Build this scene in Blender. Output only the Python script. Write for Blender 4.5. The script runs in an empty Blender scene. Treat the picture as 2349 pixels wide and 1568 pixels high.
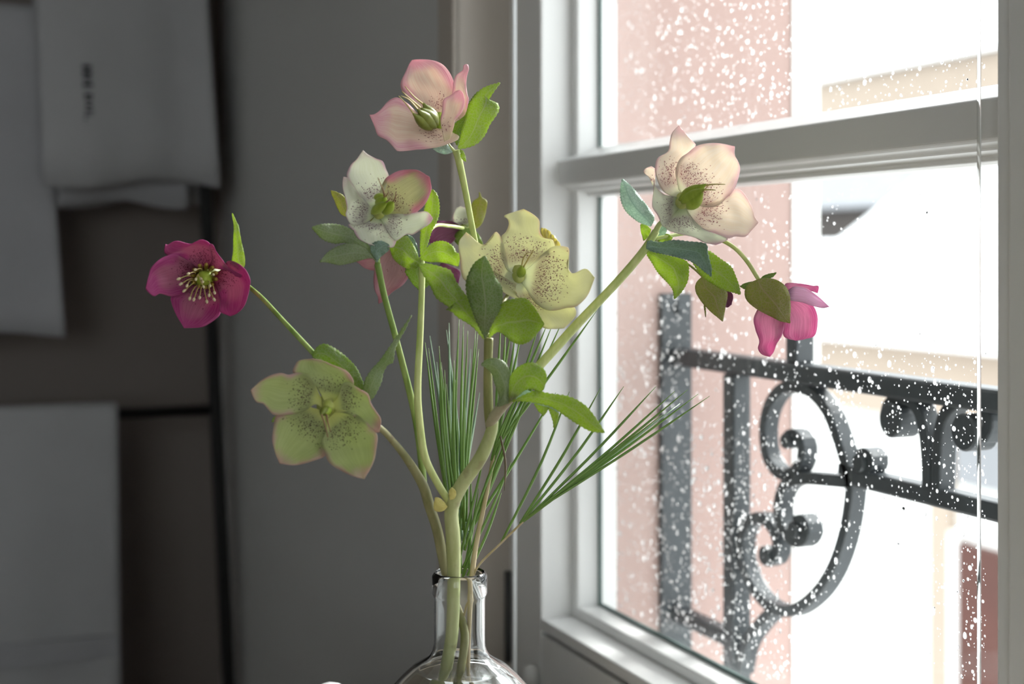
import bpy, math, random
from mathutils import Vector, noise

# ------------------------------------------------------------------ camera, sky, sun, exposure
random.seed(7)
sc = bpy.context.scene
COL = sc.collection
YAW = math.radians(22.33)
F = 2349 * 50 / 36
HZ = 580.0
CAM = Vector((0, 0, 1.08))
VIEW = Vector((math.sin(YAW), math.cos(YAW), 0))
RIGHT = Vector((math.cos(YAW), -math.sin(YAW), 0))
cd = bpy.data.cameras.new('camera'); cam = bpy.data.objects.new('camera', cd); COL.objects.link(cam)
cam.location = CAM; cam.rotation_euler = (math.pi / 2, 0, -YAW)
cd.lens = 50; cd.sensor_width = 36; cd.shift_y = -(784 - HZ) / 2349
cd.clip_start = .01; cd.clip_end = 200
cd.dof.use_dof = True; cd.dof.focus_distance = .725; cd.dof.aperture_fstop = 6.8; cd.dof.aperture_blades = 9
sc.camera = cam

w = bpy.data.worlds.new('overcast_sky'); sc.world = w; w.use_nodes = True
bg = w.node_tree.nodes['Background']
bg.inputs['Color'].default_value = (.95, .98, 1, 1); bg.inputs['Strength'].default_value = 2.0
sd = bpy.data.lights.new('hazy_sun', 'SUN'); sd.energy = 4.2; sd.angle = math.radians(12); sd.color = (1, .99, .98)
sun = bpy.data.objects.new('hazy_sun', sd); COL.objects.link(sun)
sun.rotation_euler = Vector((.80, .30, .52)).to_track_quat('Z', 'Y').to_euler()

sc.cycles.max_bounces = 24; sc.cycles.transmission_bounces = 24; sc.cycles.transparent_max_bounces = 16
sc.view_settings.view_transform = 'Standard'; sc.view_settings.look = 'None'
sc.view_settings.gamma = 1; sc.view_settings.use_curve_mapping = False
sc.view_settings.exposure = 1.0

# ------------------------------------------------------------------ helpers
def P(x, y, d):
    return CAM + VIEW * d + RIGHT * ((x - 1174.5) / F * d) + Vector((0, 0, (HZ - y) / F * d))
def PX(x, y, X):                                      # the point seen at a pixel on the plane x = X
    q = (x - 1174.5) / F
    return P(x, y, X / (math.sin(YAW) + q * math.cos(YAW)))
def origin_of(o):
    v = Vector((0, 0, 0))
    while o is not None:
        v += o.location; o = o.parent
    return v
def thing(name, loc, label=None, cat=None, group=None, kind=None):
    o = bpy.data.objects.new(name, None); COL.objects.link(o); o.location = loc; o.empty_display_size = .05
    return tag(o, label, cat, group, kind)
def tag(o, label=None, cat=None, group=None, kind=None):
    if label: o['label'] = label
    if cat: o['category'] = cat
    if group: o['group'] = group
    if kind: o['kind'] = kind
    return o
def mk(name, verts, faces, mat, parent=None, smooth=False, loc=None, uv=None, mats=None, fm=None):
    me = bpy.data.meshes.new(name)
    o = bpy.data.objects.new(name, me); COL.objects.link(o)
    if parent is not None: o.parent = parent
    if loc is not None: o.location = loc
    off = origin_of(o)
    me.from_pydata([tuple(Vector(v) - off) for v in verts], [], faces)
    for m in (mats or [mat]): me.materials.append(m)
    if fm: me.polygons.foreach_set('material_index', fm)
    if smooth: me.polygons.foreach_set('use_smooth', [True] * len(me.polygons))
    if uv:
        for lname, data in uv.items():
            l = me.uv_layers.new(name=lname)
            for lp in me.loops: l.data[lp.index].uv = data[lp.vertex_index]
    me.update()
    return o
def boxg(x0, x1, y0, y1, z0, z1, V=None, Fc=None):
    V = [] if V is None else V; Fc = [] if Fc is None else Fc
    n = len(V)
    for z in (z0, z1):
        for (x, y) in ((x0, y0), (x1, y0), (x1, y1), (x0, y1)): V.append((x, y, z))
    for f in ((3, 2, 1, 0), (4, 5, 6, 7), (0, 1, 5, 4), (1, 2, 6, 5), (2, 3, 7, 6), (3, 0, 4, 7)):
        Fc.append(tuple(n + i for i in f))
    return V, Fc
def bevel(o, wd, seg=2):
    m = o.modifiers.new('bevel', 'BEVEL'); m.width = wd; m.segments = seg; m.limit_method = 'ANGLE'
    return o
def box(name, x0, x1, y0, y1, z0, z1, mat, parent=None, bev=0):
    V, Fc = boxg(x0, x1, y0, y1, z0, z1)
    o = mk(name, V, Fc, mat, parent)
    if bev: bevel(o, bev)
    return o
def catmull(pts, n, closed=False):
    pts = [Vector(p) for p in pts]
    if len(pts) == 2: return [pts[0].lerp(pts[1], i / (n - 1)) for i in range(n)]
    ext = [pts[0] * 2 - pts[1]] + pts + [pts[-1] * 2 - pts[-2]]
    dense = []
    for i in range(1, len(ext) - 2):
        p0, p1, p2, p3 = ext[i - 1:i + 3]
        for k in range(12):
            t = k / 12
            dense.append(.5 * ((2 * p1) + (p2 - p0) * t + (2 * p0 - 5 * p1 + 4 * p2 - p3) * t * t + (3 * p1 - p0 - 3 * p2 + p3) * t ** 3))
    dense.append(pts[-1])
    L = [0]
    for a, b in zip(dense, dense[1:]): L.append(L[-1] + (b - a).length)
    out = []; j = 0
    for i in range(n):
        s = L[-1] * i / (n - 1)
        while j < len(L) - 2 and L[j + 1] < s: j += 1
        t = 0 if L[j + 1] == L[j] else (s - L[j]) / (L[j + 1] - L[j])
        out.append(dense[j].lerp(dense[j + 1], min(max(t, 0), 1)))
    return out
def lerp_list(rs, n):
    if not isinstance(rs, (list, tuple)): return [rs] * n
    out = []
    for i in range(n):
        t = i / (n - 1) * (len(rs) - 1); k = min(int(t), len(rs) - 2); out.append(rs[k] + (rs[k + 1] - rs[k]) * (t - k))
    return out
def tubeg(pts, rad, n=16, seg=8, V=None, Fc=None, raw=False):
    V = [] if V is None else V; Fc = [] if Fc is None else Fc
    c = [Vector(p) for p in pts] if raw else catmull(pts, n); n = len(c); rs = lerp_list(rad, n)
    base = len(V); up = None
    for i in range(n):
        t = (c[min(i + 1, n - 1)] - c[max(i - 1, 0)]).normalized()
        if up is None: up = t.orthogonal().normalized()
        up = (up - t * up.dot(t)).normalized(); sd_ = t.cross(up)
        for k in range(seg):
            a = 2 * math.pi * k / seg
            V.append(tuple(c[i] + (up * math.cos(a) + sd_ * math.sin(a)) * rs[i]))
    for i in range(n - 1):
        for k in range(seg):
            a, b = base + i * seg + k, base + i * seg + (k + 1) % seg
            Fc.append((a, b, b + seg, a + seg))
    Fc.append(tuple(base + k for k in reversed(range(seg)))); Fc.append(tuple(base + (n - 1) * seg + k for k in range(seg)))
    return V, Fc
def tube(name, pts, rad, mat, parent=None, n=16, seg=8):
    V, Fc = tubeg(pts, rad, n, seg)
    return mk(name, V, Fc, mat, parent, True)
def lathe(name, prof, c, mat, parent=None, seg=48, loc=None, cap0=False, cap1=False):
    V = []; Fc = []; n = len(prof)
    for (r, z) in prof:
        for k in range(seg):
            a = 2 * math.pi * k / seg; V.append((c[0] + r * math.cos(a), c[1] + r * math.sin(a), c[2] + z))
    for i in range(n - 1):
        for k in range(seg):
            a, b = i * seg + k, i * seg + (k + 1) % seg; Fc.append((a, b, b + seg, a + seg))
    if cap0: Fc.append(tuple(reversed(range(seg))))
    if cap1: Fc.append(tuple((n - 1) * seg + k for k in range(seg)))
    return mk(name, V, Fc, mat, parent, True, loc)

# ------------------------------------------------------------------ materials
class NT:
    def __init__(s, name):
        s.m = bpy.data.materials.new(name); s.m.use_nodes = True; s.t = s.m.node_tree; s.t.nodes.clear()
        s.out = s.t.nodes.new('ShaderNodeOutputMaterial')
    def n(s, typ, **kw):
        nd = s.t.nodes.new('ShaderNode' + typ)
        for k, v in kw.items():
            if k.startswith('_'): setattr(nd, k[1:], v)
        return nd
    def set(s, sock, v):
        if hasattr(v, 'links'): s.t.links.new(v, sock)
        elif isinstance(v, (tuple, list)):
            sock.default_value = (*v, 1) if len(v) == 3 and sock.type == 'RGBA' else v
        else: sock.default_value = v
    def math(s, op, a, b=0.0, c=0.0, clamp=False):
        nd = s.t.nodes.new('ShaderNodeMath'); nd.operation = op; nd.use_clamp = clamp
        for i, v in enumerate((a, b, c)): s.set(nd.inputs[i], v)
        return nd.outputs[0]
    def mix(s, f, a, b):
        nd = s.t.nodes.new('ShaderNodeMix'); nd.data_type = 'RGBA'
        s.set(nd.inputs['Factor'], f); s.set(nd.inputs['A'], a); s.set(nd.inputs['B'], b)
        return nd.outputs['Result']
    def step(s, v, a, b, lo=0.0, hi=1.0):
        nd = s.t.nodes.new('ShaderNodeMapRange'); nd.interpolation_type = 'SMOOTHSTEP'
        for i, x in enumerate((v, a, b, lo, hi)): s.set(nd.inputs[i], x)
        return nd.outputs[0]
    def noise(s, vec, scale, detail=3, rough=.5):
        nd = s.t.nodes.new('ShaderNodeTexNoise'); s.set(nd.inputs['Vector'], vec); nd.inputs['Scale'].default_value = scale
        nd.inputs['Detail'].default_value = detail; nd.inputs['Roughness'].default_value = rough
        return nd.outputs['Fac']
    def comb(s, x, y, z=0.0):
        nd = s.t.nodes.new('ShaderNodeCombineXYZ')
        for i, v in enumerate((x, y, z)): s.set(nd.inputs[i], v)
        return nd.outputs[0]
    def uv(s, name):
        nd = s.t.nodes.new('ShaderNodeUVMap'); nd.uv_map = name
        sp = s.t.nodes.new('ShaderNodeSeparateXYZ'); s.t.links.new(nd.outputs[0], sp.inputs[0])
        return nd.outputs[0], sp.outputs[0], sp.outputs[1]
    def obj(s):
        return s.t.nodes.new('ShaderNodeTexCoord').outputs['Object']
    def bsdf(s, col, rough=.5, spec=.5, metal=0.0, trans=0.0, ior=1.45, bump=None, bstr=.2, bdist=.001):
        b = s.t.nodes.new('ShaderNodeBsdfPrincipled')
        s.set(b.inputs['Base Color'], col); s.set(b.inputs['Roughness'], rough); b.inputs['Specular IOR Level'].default_value = spec
        b.inputs['Metallic'].default_value = metal; b.inputs['Transmission Weight'].default_value = trans; b.inputs['IOR'].default_value = ior
        if bump is not None:
            bp = s.t.nodes.new('ShaderNodeBump'); bp.inputs['Strength'].default_value = bstr; bp.inputs['Distance'].default_value = bdist
            s.set(bp.inputs['Height'], bump); s.t.links.new(bp.outputs[0], b.inputs['Normal'])
        return b
    def done(s, sh):
        s.t.links.new(sh if not hasattr(sh, 'outputs') else sh.outputs[0], s.out.inputs['Surface']); return s.m

def paint(name, col, rough=.5, var=.06, scale=6, bstr=.1, spec=.4):
    k = NT(name); o = k.obj(); n = k.noise(o, scale, 4)
    c2 = tuple(max(0, c * (1 - var * 2)) for c in col)
    return k.done(k.bsdf(k.mix(n, c2, col), rough, spec, bump=k.noise(o, 160, 2), bstr=bstr, bdist=.0006))

def translucent_mix(k, col, tcol, fac, rough, spec, bump=None, bstr=.2):
    b = k.bsdf(col, rough, spec, bump=bump, bstr=bstr, bdist=.0004)
    tr = k.t.nodes.new('ShaderNodeBsdfTranslucent'); k.set(tr.inputs['Color'], tcol)
    mx = k.t.nodes.new('ShaderNodeMixShader'); mx.inputs[0].default_value = fac
    k.t.links.new(b.outputs[0], mx.inputs[1]); k.t.links.new(tr.outputs[0], mx.inputs[2])
    return k.done(mx.outputs[0])

def petal_mat(name, heart, mid, rim, spot, dens=.5, reach=(.12, .55), vein=.25, rimw=.5, blotch=0.0, back=None, tr=.45):
    k = NT(name)
    _, u, v = k.uv('UVMap'); mmv, sx, sy = k.uv('mm')
    e = k.math('ABSOLUTE', k.math('SUBTRACT', k.math('MULTIPLY', u, 2), 1))
    wob = k.noise(mmv, .09, 3)
    fan = k.comb(k.math('MULTIPLY', u, 46), k.math('MULTIPLY', v, 2.2))
    vn = k.noise(fan, 1.0, 3, .6)
    edge = k.math('MAXIMUM', k.math('MULTIPLY', e, k.step(v, .15, .45)), k.step(v, .25, 1.0, 0, .95))
    edge = k.math('ADD', edge, k.math('MULTIPLY', k.math('SUBTRACT', wob, .5), .5))
    edge = k.math('ADD', edge, k.math('MULTIPLY', k.math('SUBTRACT', vn, .5), .45))
    c = k.mix(k.step(v, .03, .22), heart, mid)
    c = k.mix(k.step(edge, rimw, rimw + .38), c, rim)
    vt = k.step(vn, .42, .62)
    c = k.mix(k.math('MULTIPLY', vt, vein), c, tuple(min(1, x * 1.35 + .06) for x in mid))
    # freckles that gather towards the heart of the petal
    vo = k.t.nodes.new('ShaderNodeTexVoronoi'); vo.inputs['Scale'].default_value = 1.75; vo.inputs['Randomness'].default_value = .9
    st = k.comb(k.math('MULTIPLY', sx, 1.0), k.math('MULTIPLY', sy, .62)); k.set(vo.inputs['Vector'], st)
    rnd = k.t.nodes.new('ShaderNodeSeparateColor'); k.t.links.new(vo.outputs['Color'], rnd.inputs[0])
    mask = k.math('MULTIPLY', k.step(v, reach[0] * .6, reach[0] + .06), k.step(v, reach[0] + .1, reach[1], 1, 0))
    mask = k.math('MULTIPLY', mask, k.step(e, .45, 1.0, 1, .1))
    on = k.math('LESS_THAN', rnd.outputs[0], k.math('MULTIPLY', k.math('POWER', mask, 2.3), dens * 1.9))
    rad = k.math('ADD', .2, k.math('MULTIPLY', rnd.outputs[1], .24))
    dot = k.math('MULTIPLY', on, k.step(k.math('SUBTRACT', vo.outputs['Distance'], rad), -.05, .08, 1, 0))
    c = k.mix(k.math('MULTIPLY', dot, .9), c, spot)
    if blotch:
        bl = k.math('MULTIPLY', k.step(v, .1, .2), k.step(v, .2, .42, 1, 0))
        bl = k.math('MULTIPLY', bl, k.step(k.noise(fan, 2.0, 3), .35, .65))
        c = k.mix(k.math('MULTIPLY', bl, blotch), c, spot)
    return translucent_mix(k, c, c, tr, .5, .25, k.math('ADD', vn, wob), .25)

def leaf_mat(name, dark, light, vein, tr=.5, tcol=None, rough=.42, tint=None):
    k = NT(name)
    _, u, v = k.uv('UVMap'); mmv, sx, sy = k.uv('mm')
    e = k.math('ABSOLUTE', k.math('SUBTRACT', k.math('MULTIPLY', u, 2), 1))
    n = k.noise(mmv, .12, 3)
    c = k.mix(n, dark, light)
    if tint: c = k.mix(k.math('MULTIPLY', k.step(v, .0, .4, 1, 0), k.step(n, .3, .6)), c, tint)
    ph = k.math('ADD', k.math('SUBTRACT', k.math('MULTIPLY', v, 9), k.math('MULTIPLY', e, 2.6)), k.math('MULTIPLY', n, .9))
    fr = k.math('ABSOLUTE', k.math('SUBTRACT', k.math('FRACT', ph), .5))
    side = k.math('MULTIPLY', k.step(fr, .0, .07, 1, 0), k.step(e, .7, 1, 1, .1))
    midr = k.step(e, .02, .07, 1, 0)
    vo = k.t.nodes.new('ShaderNodeTexVoronoi'); vo.feature = 'DISTANCE_TO_EDGE'; vo.inputs['Scale'].default_value = .62; k.set(vo.inputs['Vector'], mmv)
    net = k.step(vo.outputs['Distance'], .0, .13, .62, 0)
    vv = k.math('MAXIMUM', k.math('MAXIMUM', k.math('MULTIPLY', side, .5), k.math('MULTIPLY', midr, .85)), net)
    c = k.mix(vv, c, vein)
    t = k.mix(vv, tcol, vein) if tcol else c
    return translucent_mix(k, c, t, tr, rough, .35, k.math('SUBTRACT', 1, vv), .45)

def stem_mat(name, a, b, scale=60, streak=None):
    k = NT(name); o = k.obj()
    mp = k.t.nodes.new('ShaderNodeMapping'); k.t.links.new(o, mp.inputs[0]); mp.inputs['Scale'].default_value = (1, 1, .25)
    n = k.noise(mp.outputs[0], scale * 3, 4, .6); c = k.mix(k.step(n, .3, .7), a, b)
    if streak: c = k.mix(k.math('MULTIPLY', k.step(k.noise(o, 90, 3), .58, .7), .7), c, streak)
    return k.done(k.bsdf(c, .42, .4, bump=n, bstr=.2, bdist=.0004))

M = {}
M['window_white'] = paint('white_window_paint', (.84, .84, .83), .35, .03, 9, .05)
M['wall_side'] = paint('pale_grey_wall_paint', (.62, .62, .61), .7, .04, 3)
M['wall_back'] = paint('taupe_wall_paint', (.215, .185, .17), .7, .05, 3)
M['wall_room'] = paint('white_wall_paint', (.55, .54, .53), .7, .03, 3)
M['reveal'] = paint('beige_reveal_paint', (.52, .47, .42), .6, .04, 4)
M['floor'] = paint('oak_floor_varnish', (.16, .11, .075), .45, .25, 8)
M['ceiling'] = paint('ceiling_paint', (.7, .7, .69), .8, .03, 3)
M['pink'] = paint('pink_render', (.47, .335, .302), .85, .08, 5, .4)
M['plaster'] = paint('white_render', (.83, .83, .81), .85, .03, 4, .3)
M['cream'] = paint('cream_render', (.42, .345, .28), .85, .06, 2, .3)
M['snow'] = paint('wet_pale_roof', (.86, .88, .9), .6, .06, 1.2, .2)
M['roofgrey'] = paint('grey_slate', (.30, .31, .33), .7, .15, 2, .3)
M['darkwood'] = paint('dark_timber', (.06, .05, .045), .7, .2, 3, .3)
M['redwood'] = paint('red_brown_shutter', (.10, .032, .022), .5, .2, 3, .2)
M['iron'] = paint('dark_grey_iron_paint', (.055, .064, .071), .42, .25, 40, .4, .6)
M['gasket'] = paint('grey_green_gasket', (.16, .22, .21), .5, .1, 20)
M['black'] = paint('black_ladder_paint', (.006, .006, .006), .5, .1, 30)
M['towel'] = paint('white_cotton', (.45, .45, .462), .95, .06, 14, .6)
M['towel2'] = paint('grey_white_cotton', (.41, .41, .43), .95, .06, 14, .6)
M['ink'] = paint('dark_ink', (.03, .03, .04), .8, .1, 40)
M['napkin'] = paint('white_linen', (.62, .62, .62), .95, .05, 30, .5)
M['table'] = paint('pale_oak', (.42, .34, .25), .5, .2, 12, .2)
M['street'] = paint('wet_paving', (.55, .55, .55), .6, .15, 2)
M['steel'] = paint('dark_hinge_metal', (.07, .07, .07), .5, .1, 50)
def lit_edge_mat():
    k = NT('lit_edge_white'); return translucent_mix(k, (.9, .92, .93), (.95, .96, .97), .55, .3, .5)  # pale translucent colour for the strand that imitates a lit edge
M['cord'] = lit_edge_mat()
def pane_mat():
    k = NT('window_glass')
    tr = k.t.nodes.new('ShaderNodeBsdfTransparent'); tr.inputs[0].default_value = (.97, .985, .98, 1)
    gl = k.t.nodes.new('ShaderNodeBsdfGlossy'); gl.inputs['Roughness'].default_value = .0
    lw = k.t.nodes.new('ShaderNodeLayerWeight'); lw.inputs[0].default_value = .5
    fres = k.math('ADD', .025, k.math('MULTIPLY', k.math('POWER', lw.outputs['Facing'], 5), .9))
    mx = k.t.nodes.new('ShaderNodeMixShader'); k.t.links.new(fres, mx.inputs[0])
    k.t.links.new(tr.outputs[0], mx.inputs[1]); k.t.links.new(gl.outputs[0], mx.inputs[2])
    return k.done(mx.outputs[0])
M['pane'] = pane_mat()
def clear(name, col, ior, rough=0.0):
    k = NT(name); return k.done(k.bsdf(col, rough, .5, trans=1.0, ior=ior))
M['bottle'] = clear('clear_bottle_glass', (.98, .995, .99), 1.42)
M['water'] = clear('water', (.98, 1, 1), 1.33)
def rain_mat():
    k = NT('rain_sky_whitened'); b = k.bsdf((1, 1, 1), 0.0, .5, trans=1.0, ior=1.33)
    tr = k.t.nodes.new('ShaderNodeBsdfTranslucent'); tr.inputs[0].default_value = (1, 1, 1, 1)
    mx = k.t.nodes.new('ShaderNodeMixShader'); mx.inputs[0].default_value = .22  # white share put into the drops, standing for sky light they refract
    k.t.links.new(b.outputs[0], mx.inputs[1]); k.t.links.new(tr.outputs[0], mx.inputs[2])
    return k.done(mx.outputs[0])
M['rain'] = rain_mat()

# ------------------------------------------------------------------ room shell
XW, XG, YB = .411, .500, 2.16
Z0 = CAM.z
def S(o): o['kind'] = 'structure'; return o
S(box('floor', -3.2, .70, -2.4, YB + .2, -.1, 0, M['floor']))
S(box('ceiling', -3.2, .70, -2.4, YB + .2, 2.6, 2.7, M['ceiling']))
S(box('wall_back', -3.2, XW, YB, YB + .2, 0, 2.6, M['wall_back']))
S(box('wall_left', -3.2, -3.0, -2.2, YB, 0, 2.6, M['wall_room']))
wf = S(mk('wall_front', [], [], M['wall_room']))
FX0, FX1, FZ0, FZ1 = -2.8, -.9, .8, 2.3              # unseen window opening, added to brighten the room
for a in ((-3.2, FX0, 0, 2.6), (FX1, .70, 0, 2.6), (FX0, FX1, 0, FZ0), (FX0, FX1, FZ1, 2.6)):
    box('wall_panel', a[0], a[1], -2.4, -2.2, a[2], a[3], M['wall_room'], wf)
OY0, OY1, OZ0, OZ1 = -.10, 1.12, .16, 2.36
wl = S(mk('wall_window', [], [], M['wall_side']))
def wpart(name, a, mat): return box(name, *a, mat, wl)
wpart('wall_panel', (XW, .53, OY1, YB + .2, 0, 2.6), M['wall_side'])
wpart('wall_panel', (XW, .53, -2.2, OY0, 0, 2.6), M['wall_side'])
wpart('wall_panel', (XW, .53, OY0, OY1, 0, OZ0), M['wall_side'])
wpart('wall_panel', (XW, .53, OY0, OY1, OZ1, 2.6), M['wall_side'])
wpart('reveal_lining', (XW - .002, .458, OY1 - .004, OY1 + .001, OZ0, OZ1), M['reveal'])
bevel(wpart('corner_trim', (XW - .006, XW + .002, OY1 - .004, OY1 + .036, OZ0, OZ1), M['reveal']), .003)
# the outer facade and its pink reveal
fo = S(mk('wall_facade', [], [], M['pink']))
box('reveal_block', .53, .700, 1.06, 2.36, -1.5, 3.2, M['pink'], fo)
box('reveal_block', .53, .700, -2.2, -.16, -1.5, 3.2, M['pink'], fo)
box('white_trim', .700, .7290, 1.058, 1.40, -1.5, 3.2, M['plaster'], fo)
box('sill_block', .53, .72, -.16, 1.06, -1.5, OZ0 - .02, M['plaster'], fo)

# ------------------------------------------------------------------ window leaves
def leaf_window(name, yl, yh, label_n):
    r = S(thing(name, ((.452 + .52) / 2, (yl + yh) / 2, OZ0), kind='structure'))
    mw = M['window_white']; gl, gh = yl + .046, yh - .0455                 # stile inner sides
    zb, zt = Z0 - .291, OZ1 - .09
    bevel(box('stile', .452, .52, gh, yh, OZ0 + .03, OZ1 - .03, mw, r), .0015)
    bevel(box('stile', .452, .52, yl, gl - .012, OZ0 + .03, OZ1 - .03, mw, r), .0015)
    bevel(box('stile_bead', .456, .52, gl - .012, gl, OZ0 + .03, OZ1 - .03, mw, r), .0015)
    bevel(box('bottom_rail', .452, .52, gl, gh, zb - .009, zb, mw, r), .0012)
    bevel(box('lower_rail', .4525, .52, gl, gh, OZ0 + .03, zb - .0130, mw, r), .0012)
    box('rail_groove', .472, .515, gl, gh, zb - .0130, zb - .009, M['darkwood'], r)
    bevel(box('top_rail', .452, .52, gl, gh, zt, OZ1 - .03, mw, r), .0015)
    # glazing beads
    muns = [Z0 + .065, Z0 + .065 + .37, Z0 + .065 + .74]
    bev = .0015
    bevel(box('bead', .479, .499, gh - .0105, gh, zb, zt, mw, r), bev)
    bevel(box('bead', .479, .499, gl, gl + .0105, zb, zt, mw, r), bev)
    bevel(box('bead', .479, .499, gl + .0105, gh - .0105, zb, zb + .0085, mw, r), bev)
    for mz in muns:
        a, b = gl - .001, gh + .003
        prof = [(.467, -.0105), (.467, .0085), (.470, .0098), (.499, .0200), (.512, .0200), (.512, -.0200), (.499, -.0200), (.489, -.0195), (.489, -.0160), (.476, -.0155), (.474, -.0130), (.4695, -.0120)]
        V = [(x, y, mz + z) for y in (a, b) for (x, z) in prof]; n = len(prof)
        Fc = [(i, (i + 1) % n, n + (i + 1) % n, n + i) for i in range(n)] + [tuple(reversed(range(n))), tuple(range(n, 2 * n))]
        bevel(mk('muntin', V, Fc, mw, r), .0012)
    edges = [zb + .0085] + [z for mz in muns for z in (mz - .02, mz + .02)] + [zt]
    for i in range(0, len(edges), 2):
        z0, z1 = edges[i], edges[i + 1]
        p = box('pane', XG, XG + .004, gl - .004, gh + .004, z0 - .006, z1 + .006, M['pane'], r)
        V, Fc = [], []
        for (y0, y1, a0, a1) in ((gh - .0135, gh - .0105, z0, z1), (gl + .0105, gl + .0135, z0, z1)) + (((gl + .0135, gh - .0135, z0, z0 + .0025),) if i == 0 else ()):
            boxg(.4975, XG - .0002, y0, y1, a0, a1, V, Fc)
        mk('gasket', V, Fc, M['gasket'], p)
    return r
win1 = leaf_window('window_1', .476, 1.0855, 1)
win2 = leaf_window('window_2', -.06, .472, 2)
fr = S(thing('window_3', (.49, .5, OZ0), kind='structure'))
bevel(box('frame_jamb', .457, .53, 1.0865, OY1, OZ0, OZ1, M['window_white'], fr), .002)
bevel(box('frame_jamb', .457, .53, OY0, -.061, OZ0, OZ1, M['window_white'], fr), .002)
bevel(box('frame_head', .457, .53, -.061, 1.0865, OZ1 - .029, OZ1, M['window_white'], fr), .002)
bevel(box('frame_sill', .457, .53, -.061, 1.0865, OZ0, OZ0 + .029, M['window_white'], fr), .002)
fill_win = S(thing('added_fill_window', ((FX0 + FX1) / 2, -2.3, FZ0), kind='structure'))  # frame and panes of the unseen window added for fill light
for a in ((FX0, FX0 + .06, FZ0, FZ1), (FX1 - .06, FX1, FZ0, FZ1), (-1.88, -1.82, FZ0, FZ1), (FX0, FX1, FZ0, FZ0 + .06), (FX0, FX1, FZ1 - .06, FZ1)):
    box('frame', a[0], a[1], -2.33, -2.27, a[2], a[3], M['window_white'], fill_win)
for a in ((FX0 + .06, -1.88), (-1.82, FX1 - .06)):
    box('pane', a[0], a[1], -2.302, -2.298, FZ0 + .06, FZ1 - .06, M['pane'], fill_win)
h0 = PX(1152, 1300, .4555); h1 = PX(1152, 1505, .4555)
hg = tube('hinge_pin', [(.4540, 1.1225 - .008, h0.z), (.4540, 1.1225 - .008, h1.z)], .0030, M['steel'], fr, 4, 12)
kb = PX(1226, 1545, .449)
lathe('latch_knob', [(.001, .012), (.006, .010), (.0065, 0), (.006, -.03), (.004, -.034)], (.446, kb.y, kb.z - .004), M['window_white'], win1, 20, None, True, True)

# ------------------------------------------------------------------ bottle position and table
BD = .70
BC = P(1054.5, 1310, BD)
ZR = BC.z                                             # rim height
ZT = ZR - .165                                        # table top
tb = thing('side_table', (.02, .62, 0), 'pale oak side table standing under the flower bottle', 'table')
bevel(box('table_top', -.36, .395, .30, .95, ZT - .03, ZT, M['table'], tb), .003)
for (x, y) in ((-.33, .34), (.34, .34), (-.33, .89), (.34, .89)):
    bevel(box('leg', x, x + .035, y, y + .035, 0, ZT - .03, M['table'], tb), .002)

# bottle: outer wall up, rim, inner wall down
u = BD / F
ro, rn, ri = 63.5 * u, 58.5 * u, 54 * u
prof = [(.0005, .004), (.040, .0), (.048, .004), (.0512, .014), (.0512, .058), (.0500, .074), (.0465, .087), (.0400, .0995), (.0335, .1080), (.0285, .1135), (.0232, .1182), (.0188, .1208), (.0152, .1232), (.0134, .1260), (rn * 1.005, .1295), (rn, .134), (rn, .1515),
        (rn + .0003, .1528), (ro - .0005, .1535), (ro, .1545), (ro, .1630), (ro - .0012, .1648), (ro - .0016, .1650), (ri + .0003, .1648), (ri, .1635),
        (ri, .134), (ri + .0003, .1285), (.0126, .1256), (.0145, .1225), (.0178, .1197), (.0222, .1170), (.0275, .1122), (.0324, .1068), (.0388, .0983), (.0450, .0863), (.0476, .0735), (.0486, .058), (.0486, .015), (.0455, .0075), (.0005, .0095)]
bot = lathe('glass_bottle', [(r, z) for r, z in prof], (BC.x, BC.y, ZT), M['bottle'], None, 64, Vector((BC.x, BC.y, ZT)), False, False)
tag(bot, 'clear round glass bottle with narrow neck holding the flower stems', 'bottle')
wz = .1165
wp = [(.0005, .0099), (.0451, .0079), (.0482, .0153), (.0482, .058), (.0472, .0733), (.0438, .0858), (.0376, .0978), (.0312, .1062), (.0263, .1115), (.0216, .1158), (.0209, wz), (.0195, wz - .0006), (.0005, wz - .0008)]
wat = lathe('water', wp, (BC.x, BC.y, ZT), M['water'], None, 48, Vector((BC.x, BC.y, ZT + .0099)))
tag(wat, 'clear water filling the round glass bottle up to its shoulder', 'water')

# napkin corner behind the bottle
nk = P(752, 1562, .82)
V = []; Fc = []
for i in range(43):
    for j in range(31):
        s, t = i / 42 - .5, j / 30 - .5
        h = .91 * (nk.z - ZT) * math.exp(-(s * 4.2) ** 2 - (t * 3.0) ** 2) * (1 + .06 * math.sin(9 * s + 4 * t)) + .004 + .006 * (1 + math.sin(17 * s - 6 * t)) * (abs(s) + abs(t))
        V.append((nk.x + s * .16, nk.y + t * .16, ZT + h))
for i in range(42):
    for j in range(30):
        a = i * 31 + j; Fc.append((a, a + 31, a + 32, a + 1))
nap = mk('linen_napkin', V, Fc, M['napkin'], None, True, Vector((nk.x, nk.y, ZT)))
nap.modifiers.new('thick', 'SOLIDIFY').thickness = .002
tag(nap, 'crumpled white linen napkin on the table behind the glass bottle', 'napkin')

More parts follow.
